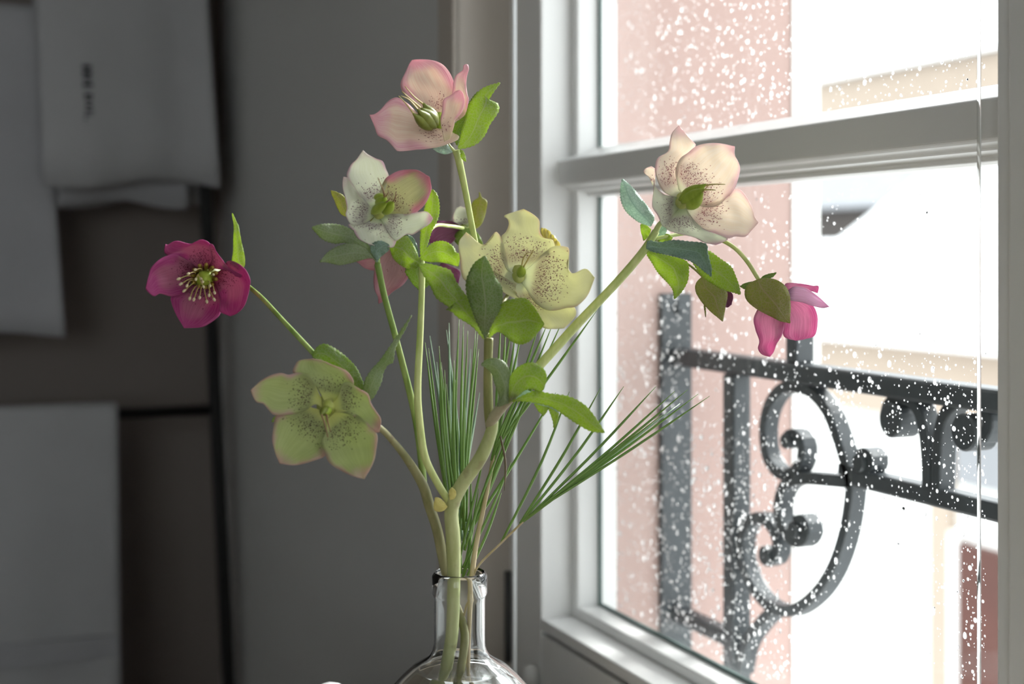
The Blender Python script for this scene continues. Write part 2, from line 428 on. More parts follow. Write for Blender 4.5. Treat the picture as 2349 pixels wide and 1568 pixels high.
# ------------------------------------------------------------------ petals and leaves
def grid_patch(name, L, R, depth, mat, parent, nu=14, nv=40, teeth=0.0, fold=0.0, curl=0.0, ripple=.0006, thick=.00025, seed=0, widen=0.0):
    """A thin curved blade between two edge curves; depth(x, y) gives its distance."""
    Lc = catmull([(*p, 0) for p in L], nv); Rc = catmull([(*p, 0) for p in R], nv)
    V = []; uv = []; mm = []; px2m = None
    for j in range(nv):
        l, r = Lc[j].copy(), Rc[j].copy()
        if teeth and 0 < j < nv - 1:
            ac = (r - l); ac = ac.normalized() if ac.length > 0 else ac
            k = teeth * (1 if j % 2 else -.25); l -= ac * k; r += ac * k
        v = j / (nv - 1)
        if widen and v < .45:
            g = (r - l) * (widen * (1 - v / .45)); l -= g; r += g
        for i in range(nu):
            q = i / (nu - 1); e = 2 * q - 1
            p = l.lerp(r, q); d = depth(p.x, p.y)
            wdt = (r - l).length * d / F
            d += fold * wdt * (abs(e) - .5) + curl * (e * e - .3) * wdt
            nn = noise.noise(Vector((p.x * .03 + seed * 7.3, p.y * .03, seed * 3.1)))
            d += ripple * nn * (4 * v) + ripple * 1.2 * math.sin(v * 17 + seed * 2 + e * 1.5) * abs(e) ** 2 * min(1, v * 3)
            V.append(P(p.x, p.y, d)); uv.append((q, v))
    # millimetre coordinates: across from the midrib, along from the base
    al = 0
    for j in range(nv):
        mid = V[j * nu + nu // 2]
        if j: al += (mid - V[(j - 1) * nu + nu // 2]).length * 1000
        for i in range(nu):
            s = (V[j * nu + i] - mid).length * 1000 * (1 if i > nu // 2 else -1)
            mm.append((s + seed * 31.7, al + seed * 17.3))
    Fc = []
    for j in range(nv - 1):
        for i in range(nu - 1):
            a = j * nu + i; Fc.append((a, a + 1, a + nu + 1, a + nu))
    o = mk(name, V, Fc, mat, parent, True, uv={'UVMap': uv, 'mm': mm})
    so = o.modifiers.new('thick', 'SOLIDIFY'); so.thickness = thick; so.offset = 0
    return o
class Crop:
    def __init__(s, ox, oy, k): s.o = (ox, oy); s.k = k
    def __call__(s, *pts): return [(s.o[0] + x / s.k, s.o[1] + y / s.k) for (x, y) in pts]
    def p(s, x, y): return (s.o[0] + x / s.k, s.o[1] + y / s.k)
C1 = Crop(820, 120, 6.03); C2 = Crop(700, 330, 5.226); C3 = Crop(320, 470, 5.227); C4 = Crop(560, 720, 3.92)
C5 = Crop(930, 420, 4.126); C6 = Crop(1400, 280, 5.228); C7 = Crop(1400, 480, 4.481); C8 = Crop(900, 740, 2.613)
SEED = [0]
def plane(cx, cy, d0, tx=0, ty=0, cup=0, off=0, rad=.035):
    """depth over a tilted, cupped disc: tx and ty are slopes, cup the rise of the rim towards the viewer."""
    def f(x, y):
        dx, dy = (x - cx) * d0 / F, (y - cy) * d0 / F
        r = math.hypot(dx, dy)
        return d0 + tx * dx + ty * dy - cup * (r / rad) ** 1.6 - off * min(1, r / rad * 1.3)
    return f
def petal(C, parent, base, tip, L, R, dep, mat, curl=-.06, name='petal', **kw):
    SEED[0] += 1
    wx, wy = (L[0][0] - R[0][0]) * .2, (L[0][1] - R[0][1]) * .2          # petals are broad where they join
    L = C((base[0] + wx, base[1] + wy), *L, tip); R = C((base[0] - wx, base[1] - wy), *R, tip)
    return grid_patch(name, L, R, dep, mat, parent, curl=curl, seed=SEED[0], widen=.14, **kw)
def leaf(C, parent, base, tip, L, R, dep, mat, fold=.16, nv=45, teeth=1.5, **kw):
    SEED[0] += 1
    L = C(base, *L, tip); R = C(base, *R, tip)
    return grid_patch('leaf', L, R, dep, mat, parent, nu=10, nv=nv, teeth=teeth, fold=fold, ripple=.0005, thick=.0004, seed=SEED[0], **kw)
def pod(C, parent, base, tip, wpx, d0, d1, mat, style=None, smat=None, name='seed_pod'):
    a = P(*C.p(*base), d0); b = P(*C.p(*tip), d1); ax = b - a
    rs = [.25, .62, .88, 1.0, .98, .86, .62, .34, .12]
    w_ = wpx / C.k * d0 / F / 2
    V, Fc = tubeg([a + ax * (i / 8) for i in range(9)], [r * w_ for r in rs], 9, 14, raw=True)
    fm = [0] * len(Fc)
    o_mats = [mat]
    if style:
        n0 = len(Fc)
        tubeg([b - ax * .08] + [P(*C.p(*s[:2]), d1 + (s[2] if len(s) > 2 else -.004)) for s in style], [.00045, .00035, .0002], 8, 6, V, Fc)
        fm += [1] * (len(Fc) - n0); o_mats = [mat, smat]
    return mk(name, V, Fc, None, parent, True, mats=o_mats, fm=fm)
def stem(name, pts, rad, mat, parent, n=28, seg=12):
    """pts: (x, y, distance) and radii in pixels at that distance."""
    rs = lerp_list(rad, len(pts)) if isinstance(rad, (list, tuple)) and len(rad) != len(pts) else rad
    c = [P(x, y, d) for x, y, d in pts]
    rr = [r * BD / F for r in rs] if isinstance(rs, (list, tuple)) else rs * BD / F
    V, Fc = tubeg(c, rr, n, seg)
    return mk(name, V, Fc, mat, parent, True)

M['st_pale'] = stem_mat('pale_green_stem', (.42, .50, .16), (.58, .62, .27))
M['st_thick'] = stem_mat('grey_green_stem', (.36, .40, .16), (.50, .53, .27), 40, (.30, .27, .14))
M['st_green'] = stem_mat('green_stem', (.16, .26, .05), (.33, .42, .13))
M['st_brown'] = stem_mat('mottled_brown_stem', (.19, .19, .08), (.31, .29, .15), 40, (.12, .08, .045))
M['st_olive'] = stem_mat('olive_stem', (.20, .21, .07), (.32, .30, .12))
M['twig'] = stem_mat('tan_pine_twig', (.42, .33, .18), (.55, .46, .30))
M['st_sheath'] = stem_mat('purple_tinged_sheath', (.33, .29, .19), (.42, .39, .26))
M['pod'] = stem_mat('green_seed_pod', (.24, .34, .03), (.36, .46, .06))
M['pod_olive'] = stem_mat('olive_seed_pod', (.13, .16, .02), (.21, .23, .04))
M['style'] = stem_mat('straw_style', (.45, .38, .12), (.55, .45, .18))
M['style_dark'] = stem_mat('purple_style', (.20, .10, .06), (.33, .22, .10))
M['anther'] = stem_mat('cream_anther', (.52, .45, .26), (.62, .54, .34))
M['nectary'] = stem_mat('amber_nectary', (.22, .14, .015), (.32, .22, .04))
M['disc'] = stem_mat('green_flower_heart', (.34, .38, .08), (.50, .52, .2))
M['lf_bright'] = leaf_mat('bright_green_leaf', (.24, .35, .07), (.33, .45, .10), (.52, .58, .30), .6, (.52, .66, .09))
M['lf_mid'] = leaf_mat('mid_green_leaf', (.16, .25, .06), (.23, .33, .09), (.38, .44, .22), .5, (.36, .48, .08))
M['lf_grey'] = leaf_mat('grey_green_leaf', (.19, .25, .13), (.28, .34, .19), (.36, .41, .25), .4, (.32, .42, .12))
M['lf_blue'] = leaf_mat('blue_green_leaf', (.55, .70, .62), (.66, .80, .73), (.38, .54, .45), .4, (.60, .75, .60))
M['lf_teal'] = leaf_mat('dark_blue_green_leaf', (.17, .27, .21), (.27, .38, .31), (.34, .46, .38), .3, (.26, .38, .16))
M['lf_olive'] = leaf_mat('olive_bract', (.26, .28, .08), (.36, .35, .13), (.50, .43, .24), .45, (.50, .54, .09))
M['lf_dusk'] = leaf_mat('dusky_green_leaf', (.15, .23, .08), (.21, .30, .11), (.38, .42, .24), .45, (.30, .42, .08), tint=(.25, .21, .15))
M['lf_purp'] = leaf_mat('purple_tinged_leaf', (.22, .33, .08), (.30, .42, .10), (.48, .52, .28), .58, (.46, .60, .09), tint=(.27, .23, .15))
M['f_pink'] = petal_mat('dusky_pink_petal', (.70, .60, .40), (.86, .68, .57), (.76, .42, .49), (.25, .04, .06), .45, (.14, .52), .35, .5, .2, tr=.5)
M['f_white'] = petal_mat('greenish_white_petal', (.50, .58, .30), (.80, .82, .68), (.64, .34, .46), (.15, .05, .09), .75, (.16, .66), .2, .78, .7, tr=.42)
M['f_blush'] = petal_mat('green_and_rose_petal', (.45, .50, .22), (.58, .56, .33), (.64, .28, .37), (.15, .04, .07), .65, (.16, .60), .2, .52, .3, tr=.42)
M['f_magenta'] = petal_mat('magenta_petal', (.11, .01, .03), (.47, .15, .25), (.42, .05, .22), (.07, .005, .02), .80, (.10, .60), .35, .35, .55, tr=.4)
M['f_green'] = petal_mat('lime_green_petal', (.62, .64, .22), (.45, .51, .22), (.56, .34, .35), (.06, .02, .03), .95, (.18, .62), .18, .68, .45, tr=.42)
M['f_yellow'] = petal_mat('pale_yellow_petal', (.80, .82, .60), (.77, .76, .49), (.74, .48, .38), (.18, .03, .07), .95, (.20, .68), .12, .86, .45, tr=.45)
M['f_pale'] = petal_mat('pale_peach_petal', (.86, .86, .68), (.95, .86, .74), (.90, .66, .67), (.30, .07, .10), .95, (.18, .64), .25, .70, .4, tr=.45)
M['f_hot'] = petal_mat('hot_pink_petal', (.50, .20, .30), (.74, .36, .50), (.66, .19, .39), (.4, .03, .15), .0, (.1, .5), .55, .42, tr=.5)
M['f_rose'] = petal_mat('faded_rose_petal', (.38, .22, .20), (.44, .27, .28), (.38, .18, .22), (.2, .05, .06), .12, (.1, .5), .3, .45, tr=.4)
M['f_mauve'] = petal_mat('mauve_petal', (.40, .22, .34), (.80, .55, .68), (.80, .42, .60), (.2, .05, .06), .0, (.1, .5), .5, .6, tr=.45)
M['f_plum'] = petal_mat('plum_petal', (.16, .06, .11), (.27, .10, .18), (.33, .11, .24), (.1, .01, .04), .0, (.1, .5), .4, .4, tr=.35)
M['f_lemon'] = petal_mat('lemon_petal', (.75, .66, .25), (.80, .72, .28), (.82, .74, .34), (.5, .4, .1), .0, (.1, .5), .35, .6, tr=.4)

# ---- the two hellebore sprays
base1 = P(1006, 1640, .705); base2 = P(1046, 1630, .695)
s1 = thing('hellebore_spray', base1, 'thick pale hellebore stem with yellow freckled, dusky pink and pale peach flowers', 'flower stem')
s2 = thing('hellebore_spray', base2, 'mottled brownish hellebore stem with lime green, magenta and white flowers', 'flower stem')

stem('stem', [(1006, 1640, .705), (1024, 1530, .700), (1037, 1450, .697), (1041, 1330, .695), (1039, 1230, .692), (1036, 1165, .690), (1060, 1110, .688), (1102, 1050, .685), (1127, 990, .683), (1131, 950, .682)], [13, 14, 14.5, 14.5, 15, 17, 16, 16, 15, 12], M['st_thick'], s1, 44, 16)
stem('upper_stem', [(1126, 985, .683), (1121, 940, .683), (1119, 860, .681), (1121, 775, .679)], [11, 10.5, 9.5, 10.5], M['st_olive'], s1)
stem('side_stem', [(1035, 1158, .690), (1002, 1105, .688), (974, 1045, .687), (962, 965, .687), (958, 890, .688), (964, 760, .692), (968, 640, .696), (966, 590, .696)], [8.5, 8.5, 9, 8.5, 8, 7.5, 7, 7.5], M['st_pale'], s1, 36)
stem('flower_stem', [(1121, 785, .682), (1112, 690, .705), (1102, 610, .712), (1087, 540, .712), (1066, 430, .708), (1052, 365, .704), (1046, 345, .703)], [5, 6, 6.5, 7, 7, 7.5, 9], M['st_pale'], s1, 36)
stem('side_stem', [(1134, 955, .684), (1185, 892, .692), (1245, 830, .698), (1330, 737, .700), (1420, 642, .700), (1475, 577, .700), (1505, 530, .699)], [10, 11, 11, 11, 10, 10, 9], M['st_pale'], s1, 36)
stem('side_stem', [(1498, 548, .700), (1530, 542, .704), (1580, 535, .712), (1630, 541, .716), (1678, 563, .716), (1712, 597, .715), (1741, 642, .713)], [4.5, 4.5, 4.5, 5, 5, 5, 5], M['st_pale'], s1, 28)
stem('flower_stem', [(1500, 540, .699), (1513, 515, .700), (1540, 490, .706), (1564, 466, .704)], [7, 6, 6, 5], M['st_pale'], s1)
stem('flower_stem', [(1046, 352, .703), (1030, 333, .703), (1014, 306, .703), (1006, 290, .702)], [5, 3.5, 4, 5], M['st_pale'], s1)
stem('flower_stem', [(1121, 760, .680), (1150, 700, .690), (1165, 676, .696), (1188, 634, .691)], [4.5, 4.5, 4.5, 4.5], M['st_olive'], s1)
stem('side_stem', [(966, 560, .72), (996, 519, .76), (1030, 518, .79), (1062, 523, .805)], [4, 4.5, 4.5, 5], M['st_pale'], s1)
stem('side_stem', [(968, 600, .70), (940, 590, .74), (915, 580, .775)], [4, 4, 4], M['st_olive'], s1)
stem('side_stem', [(1500, 548, .700), (1540, 580, .712), (1585, 610, .718), (1612, 634, .716)], [3.5, 3, 3, 3], M['st_olive'], s1)

# S2 stems
stem('stem', [(1046, 1630, .695), (1058, 1530, .698), (1066, 1450, .702), (1046, 1385, .706), (1028, 1330, .704), (1014, 1270, .703), (1003, 1215, .700), (985, 1160, .696), (970, 1112, .692), (932, 1050, .684), (893, 1002, .675), (868, 978, .668), (820, 945, .662), (790, 900, .662)], [9, 10, 10, 10, 11, 12, 12, 12, 12, 10, 8, 7, 6, 6], M['st_brown'], s2, 52, 14)
stem('side_stem', [(973, 1120, .693), (967, 1060, .695), (956, 975, .694), (940, 900, .692), (908, 775, .688), (882, 680, .685), (866, 605, .683)], [8, 8, 8, 7.5, 7, 7, 7.5], M['st_green'], s2, 36)
stem('side_stem', [(800, 905, .664), (760, 858, .668), (719, 810, .674), (650, 736, .684), (590, 673, .696), (540, 640, .707), (475, 636, .704)], [6, 6, 6, 5.5, 5.5, 4.5, 4], M['st_green'], s2, 36)
stem('flower_stem', [(866, 606, .683), (868, 560, .690), (868, 520, .694), (868, 492, .690)], [6, 5, 5, 5], M['st_green'], s2)

# papery bracts at the fork
leaf(C8, s1, (330, 1100), (255, 1050), [(300, 1130), (250, 1120)], [(300, 1060), (270, 1045)], plane(1000, 1160, .683), M['f_lemon'], nv=12, teeth=0)
leaf(C8, s1, (345, 1060), (355, 985), [(340, 1030), (338, 1010)], [(375, 1050), (382, 1010)], plane(1036, 1130, .684), M['f_lemon'], nv=12, teeth=0)

def flower(parent, c, d, r_mm, label, mat='disc', name='flower'):
    """the green heart of a flower; petals, pods and stamens are its children"""
    p = P(*c, d); V = []; Fc = []
    tubeg([p + VIEW * .006, p + VIEW * .0035, p + VIEW * .002, p, p - VIEW * .001], [r_mm * .0012, r_mm * .0019, r_mm * .001, r_mm * .0008, r_mm * .0004], 5, 16, V, Fc, raw=True)
    o = mk(name, V, Fc, M[mat], parent, True); o['label'] = label
    return o

# F1: dusky pink flower at the top
f = flower(s1, C1.p(1120, 1000), .701, 3.5, 'dusky pink cup-shaped flower with olive seed pods', 'pod')
petal(C1, f, (1120, 980), (760, 105), [(880, 800), (700, 640), (610, 520), (598, 420), (650, 300), (715, 165)], [(1200, 800), (1290, 620), (1345, 500), (1330, 400), (1270, 270), (1180, 170), (1050, 112), (880, 98)], plane(1006, 288, .703, .1, -.55, .006), M['f_pink'])
petal(C1, f, (1200, 990), (1500, 165), [(1250, 800), (1310, 560), (1330, 400), (1370, 310), (1455, 250), (1465, 185)], [(1420, 905), (1490, 830), (1540, 650), (1522, 590), (1505, 450), (1512, 330), (1538, 250), (1530, 175)], plane(1010, 288, .704, .35, -.25, .004), M['f_pink'])
petal(C1, f, (1140, 1070), (168, 865), [(960, 960), (800, 820), (700, 715), (600, 645), (520, 625), (420, 680), (320, 790), (240, 852)], [(1290, 1110), (1355, 1130), (1350, 1185), (1150, 1270), (1000, 1310), (850, 1340), (570, 1366), (500, 1310), (400, 1210), (280, 1150), (240, 1040)], plane(1006, 295, .7005, .35, -.75, .0), M['f_pink'], curl=-.02)
petal(C1, f, (1240, 1215), (1410, 522), [(1180, 1080), (1155, 950), (1170, 800), (1185, 660), (1280, 600), (1350, 540)], [(1330, 1000), (1345, 940), (1430, 850), (1480, 740), (1482, 640), (1450, 550)], plane(1016, 305, .692, .25, -.1, .0), M['f_pink'])
for b, t, w_, d1, st in (((1105, 1005), (905, 700), 190, .692, [(780, 610, -.004), (655, 465, -.008)]), ((1110, 1000), (880, 770), 190, .688, [(740, 650, -.003), (615, 540, -.006)]), ((1080, 1040), (830, 790), 185, .685, [(720, 660, -.002), (600, 600, -.005)]), ((1030, 1060), (770, 850), 170, .684, [(680, 720, -.002), (570, 602, -.005)])):
    pod(C1, f, b, t, w_, .699, d1, M['pod_olive'], st, M['style'])
leaf(C1, s1, (1390, 1330), (1972, 420), [(1440, 1100), (1500, 860), (1560, 700), (1680, 540), (1800, 470)], [(1490, 1325), (1640, 1270), (1750, 1160), (1830, 1000), (1900, 900), (1955, 800), (1940, 710), (1880, 690), (1800, 710), (1850, 600), (1910, 510)], plane(1050, 340, .704, .25, -.1), M['lf_bright'], fold=.1)
leaf(C1, s1, (1380, 1290), (1672, 540), [(1290, 1110), (1350, 990), (1450, 890), (1580, 640)], [(1450, 1100), (1560, 850), (1640, 660)], plane(1050, 340, .709, .2, -.2), M['lf_mid'])
leaf(C1, s1, (1315, 1375), (1040, 1330), [(1240, 1270), (1180, 1262), (1100, 1300)], [(1290, 1390), (1220, 1408), (1120, 1385)], plane(1040, 345, .702, .2, 0), M['lf_blue'], nv=21, teeth=.4)
leaf(C1, s1, (1420, 1340), (1500, 1512), [(1425, 1400), (1440, 1465)], [(1460, 1365), (1490, 1430)], plane(1060, 350, .700), M['lf_bright'], nv=15, teeth=.5)

# F2: white flower with rosy rim
f = flower(s2, C2.p(880, 835), .686, 3.0, 'greenish white flower with rosy rims and dark freckles', 'disc')
pf = lambda off=0, tx=.1, ty=-.15, cup=.010: plane(868, 490, .688, tx, ty, cup, off)
petal(C2, f, (860, 800), (695, 75), [(740, 700), (610, 560), (500, 400), (540, 260), (610, 190), (655, 130)], [(905, 640), (960, 500), (1000, 390), (970, 300), (930, 210), (860, 180), (750, 125)], pf(-.001), M['f_white'])
petal(C2, f, (940, 810), (1490, 397), [(915, 600), (950, 470), (1000, 390), (1100, 330), (1200, 310), (1330, 310), (1410, 345)], [(1100, 850), (1280, 840), (1370, 790), (1450, 700), (1512, 560), (1502, 460)], pf(.000, .2), M['f_blush'])
petal(C2, f, (885, 860), (860, 1225), [(790, 935), (690, 945), (600, 962), (515, 965), (570, 1030), (620, 1110), (660, 1150), (750, 1195)], [(945, 950), (985, 1040), (1050, 1130), (1090, 1160), (1060, 1232), (1020, 1240), (980, 1200), (920, 1212)], pf(.002), M['f_white'])
petal(C2, f, (910, 850), (1530, 890), [(1030, 850), (1200, 842), (1360, 815), (1460, 812)], [(930, 930), (985, 1030), (1060, 1140), (1110, 1150), (1210, 1085), (1290, 1085), (1400, 1015), (1490, 960)], pf(.0035, .1), M['f_white'])
petal(C2, f, (840, 825), (460, 395), [(780, 760), (700, 680), (640, 590), (560, 480), (505, 405)], [(770, 905), (690, 945), (590, 958), (530, 930), (485, 850), (502, 770), (480, 650), (455, 560), (448, 470)], pf(.0045), M['f_white'])
pod(C2, f, (880, 740), (960, 640), 150, .682, .672, M['pod'], [(930, 540, -.006), (872, 405, -.012)], M['style_dark'])
pod(C2, f, (800, 830), (985, 690), 120, .684, .668, M['pod'], [(1005, 670, -.003), (1022, 640, -.006)], M['style_dark'])
pod(C2, f, (940, 830), (1060, 690), 140, .683, .672, M['pod'], [(1080, 640, -.003), (1088, 578, -.006)], M['style_dark'])
pod(C2, f, (830, 640), (975, 635), 100, .682, .673, M['pod'], [(985, 605, -.003), (995, 580, -.004)], M['style_dark'])
leaf(C2, s2, (520, 885), (310, 556), [(420, 830), (360, 700), (325, 620)], [(500, 700), (460, 620), (390, 580)], plane(800, 480, .700), M['lf_olive'], nv=21, teeth=.3)
leaf(C2, s2, (850, 1410), (80, 1000), [(760, 1210), (670, 1110), (580, 1045), (480, 990), (350, 960), (180, 965)], [(760, 1310), (620, 1245), (480, 1185), (350, 1190), (220, 1150), (130, 1060)], plane(864, 600, .683, .25, 0), M['lf_grey'])
leaf(C2, s2, (855, 1415), (175, 1410), [(740, 1270), (640, 1205), (540, 1195), (420, 1215), (280, 1290)], [(790, 1365), (640, 1400), (520, 1430), (410, 1450), (280, 1420)], plane(864, 600, .680, .3, 0), M['lf_grey'])
leaf(C2, s2, (860, 1415), (1000, 1205), [(790, 1290), (800, 1200), (900, 1160)], [(905, 1350), (985, 1285), (1008, 1240)], plane(864, 600, .682, .1, .1), M['lf_teal'], nv=25)

# F3: magenta flower with stamens
f = flower(s2, C3.p(780, 860), .690, 4.2, 'magenta flower with a ring of cream stamens', 'pod_olive')
pf = lambda off=0, tx=.0, ty=.12, cup=.017: plane(*C3.p(780, 860), .692, tx, ty, cup, off, .024)
petal(C3, f, (780, 770), (312, 470), [(640, 710), (520, 640), (420, 605), (330, 600), (297, 555)], [(870, 690), (880, 600), (860, 510), (810, 440), (740, 413), (680, 435), (620, 465), (550, 455), (470, 432), (400, 440), (345, 478)], pf(-.002), M['f_magenta'])
petal(C3, f, (880, 870), (1090, 1332), [(1000, 770), (1040, 700), (1110, 693), (1200, 730), (1285, 800), (1328, 900), (1320, 980), (1300, 1080), (1260, 1200), (1180, 1290)], [(920, 950), (955, 1060), (960, 1180), (960, 1270), (1000, 1300)], pf(.0), M['f_magenta'], curl=-.1)
petal(C3, f, (780, 960), (535, 1472), [(640, 965), (500, 1060), (380, 1095), (390, 1190), (440, 1310), (490, 1400)], [(900, 960), (960, 1080), (972, 1270), (940, 1340), (850, 1410), (740, 1462)], pf(-.001), M['f_magenta'])
petal(C3, f, (690, 840), (75, 1000), [(620, 720), (500, 640), (380, 598), (260, 640), (150, 740), (115, 830)], [(620, 900), (560, 1020), (480, 1070), (380, 1095), (250, 1062), (180, 1092), (110, 1050)], pf(.002), M['f_magenta'])
petal(C3, f, (835, 770), (1205, 870), [(872, 640), (840, 500), (880, 480), (920, 560), (1000, 665), (1080, 755), (1225, 835)], [(900, 750), (1000, 775), (1090, 800), (1150, 850)], pf(.006), M['f_magenta'])
rnd = random.Random(3)
for (ex, ey) in ((480, 882), (505, 942), (572, 962), (545, 1020), (607, 1112), (655, 1125), (722, 1102), (806, 1148), (835, 1075), (899, 1045), (892, 1125), (758, 918), (732, 880), (678, 885), (675, 775), (592, 822), (884, 834), (845, 962), (765, 975)):
    ang = math.atan2(ey - 860, ex - 780); bx, by = 780 + 105 * math.cos(ang), 855 + 105 * math.sin(ang)
    if math.hypot(ex - 780, ey - 860) < 140: bx, by = 780 + 60 * math.cos(ang + .5), 855 + 60 * math.sin(ang + .5)
    d1 = .677 - .002 * rnd.random(); V = []; Fc = []
    mx_, my_ = (bx + ex) / 2 + rnd.uniform(-25, 25), (by + ey) / 2 - 25
    e0 = P(*C3.p(ex, ey), d1); mm_ = P(*C3.p(mx_, my_), .680)
    tubeg([P(*C3.p(bx, by), .688), mm_, e0], .00026, 8, 6, V, Fc); n0 = len(Fc)
    dr = (e0 - mm_).normalized() * .0011
    tubeg([e0 - dr * .6, e0 - dr * .2, e0 + dr * .4, e0 + dr * 1.0, e0 + dr * 1.5], [.0002, .00062, .0007, .0006, .0002], 5, 8, V, Fc, raw=True)
    mk('stamen', V, Fc, None, f, True, mats=[M['style'], M['anther']], fm=[0] * n0 + [1] * (len(Fc) - n0))
for i in range(11):
    a = 2 * math.pi * i / 11 + .3; cx, cy = 780 + 150 * math.cos(a), 850 + 140 * math.sin(a)
    c0 = P(*C3.p(780 + 90 * math.cos(a), 850 + 85 * math.sin(a)), .689); c1 = P(*C3.p(cx, cy), .683)
    V, Fc = tubeg([c0, c0.lerp(c1, .5), c1, c1 - VIEW * .001], [.0006, .0010, .0011, .0007], 7, 8)
    mk('nectary', V, Fc, M['nectary'], f, True)
pod(C3, f, (790, 880), (770, 900), 210, .690, .680, M['pod'])
leaf(C3, s2, (1235, 765), (1112, 98), [(1180, 730), (1112, 690), (1122, 560), (1128, 400), (1130, 250)], [(1262, 720), (1262, 620), (1225, 460), (1185, 250), (1160, 200)], plane(560, 600, .683), M['lf_bright'], nv=31, teeth=.5)

# F4: lime green flower
f = flower(s2, C4.p(752, 835), .652, 3.0, 'lime green freckled flower with dusky pink rims', 'disc')
pf = lambda off=0, tx=.05, ty=-.1, cup=.006: plane(*C4.p(752, 845), .654, tx, ty, cup, off)
petal(C4, f, (750, 790), (620, 402), [(690, 700), (620, 610), (540, 540), (440, 528), (458, 460), (500, 415)], [(820, 760), (880, 690), (972, 640), (968, 570), (920, 510), (870, 485), (800, 460), (710, 420)], pf(-.001), M['f_green'])
petal(C4, f, (800, 845), (1215, 1062), [(850, 740), (880, 650), (930, 620), (975, 640), (1050, 680), (1115, 720), (1140, 800), (1190, 880), (1230, 950)], [(920, 880), (1030, 940), (1110, 1000), (1180, 1062)], pf(.0035), M['f_green'])
petal(C4, f, (710, 880), (320, 1342), [(560, 850), (400, 905), (290, 910), (262, 1030), (253, 1140), (280, 1250)], [(755, 960), (762, 1050), (715, 1130), (732, 1262), (640, 1312), (470, 1356)], pf(.001), M['f_green'])
petal(C4, f, (700, 805), (60, 682), [(620, 625), (560, 560), (480, 530), (400, 545), (330, 530), (240, 550), (150, 600)], [(640, 800), (540, 860), (400, 900), (270, 906), (210, 850), (170, 805), (110, 790), (75, 730)], pf(.0025), M['f_green'])
petal(C4, f, (780, 900), (1080, 1482), [(750, 1050), (712, 1130), (720, 1230), (760, 1330), (860, 1400), (960, 1450)], [(900, 880), (1020, 930), (1100, 1000), (1192, 1080), (1188, 1200), (1160, 1340)], pf(.0035), M['f_green'])
pod(C4, f, (750, 840), (690, 905), 85, .651, .642, M['pod_olive'], [(720, 970, -.003), (755, 1110, -.004)], M['style_dark'])
pod(C4, f, (765, 850), (735, 900), 70, .651, .644, M['pod'], [(755, 980, -.003), (778, 1060, -.004)], M['style_dark'])
leaf(C4, s2, (1020, 700), (615, 385), [(1075, 670), (1060, 590), (1000, 470), (900, 370), (780, 290), (710, 270), (650, 305)], [(950, 640), (860, 560), (760, 480), (680, 420)], plane(780, 850, .672, .1, -.1), M['lf_mid'])
leaf(C4, s2, (1120, 790), (1506, 8), [(1075, 680), (1090, 590), (1150, 490), (1220, 420), (1330, 260), (1430, 120)], [(1170, 740), (1230, 620), (1250, 530), (1290, 460), (1340, 430), (1360, 300), (1440, 150)], plane(860, 900, .668, .05, .0), M['lf_grey'])
leaf(C4, s2, (330, 900), (247, 968), [(300, 900), (260, 935)], [(310, 930), (280, 965)], plane(640, 960, .660), M['lf_mid'], nv=9, teeth=0)

# F5: pale yellow freckled flower
f = flower(s1, C5.p(1075, 890), .688, 3.2, 'pale yellow flower with ragged rim and purple freckles', 'disc')
pf = lambda off=0, tx=-.05, ty=-.25, cup=.009: plane(*C5.p(1075, 890), .690, tx, ty, cup, off, .042)
petal(C5, f, (1070, 860), (1120, 245), [(970, 800), (930, 650), (905, 515), (950, 460), (978, 390), (965, 335), (928, 312), (1000, 280)], [(1150, 800), (1260, 690), (1400, 640), (1398, 545), (1300, 510), (1272, 450), (1266, 350), (1200, 290)], pf(-.002), M['f_yellow'])
petal(C5, f, (1030, 895), (575, 463), [(975, 815), (935, 650), (905, 515), (855, 458), (820, 520), (750, 580), (690, 560), (610, 490)], [(960, 965), (850, 960), (700, 955), (570, 922), (530, 850), (514, 700), (505, 560)], pf(.000), M['f_yellow'])
petal(C5, f, (1080, 930), (1500, 1372), [(1050, 1040), (1130, 1130), (1230, 1250), (1300, 1365), (1400, 1378)], [(1200, 1030), (1330, 1100), (1500, 1150), (1600, 1175), (1606, 1262)], pf(-.001), M['f_yellow'])
petal(C5, f, (1110, 885), (1792, 892), [(1200, 785), (1320, 675), (1410, 610), (1535, 605), (1547, 690), (1525, 760), (1560, 840), (1600, 850), (1710, 808)], [(1150, 985), (1230, 1100), (1330, 1180), (1420, 1202), (1520, 1180), (1620, 1162), (1725, 1060)], pf(.003), M['f_yellow'])
petal(C5, f, (1045, 915), (1065, 1100), [(960, 900), (870, 850), (820, 840), (870, 960), (920, 1025), (990, 1065)], [(1035, 970), (1050, 1030), (1082, 1096)], pf(.003), M['f_yellow'])
pod(C5, f, (1085, 885), (1100, 780), 85, .686, .676, M['pod'], [(1120, 700, -.002), (1165, 650, -.006)], M['style'])
pod(C5, f, (1100, 885), (1115, 790), 70, .685, .678, M['pod'], [(1160, 720, -.002), (1222, 618, -.006)], M['style'])
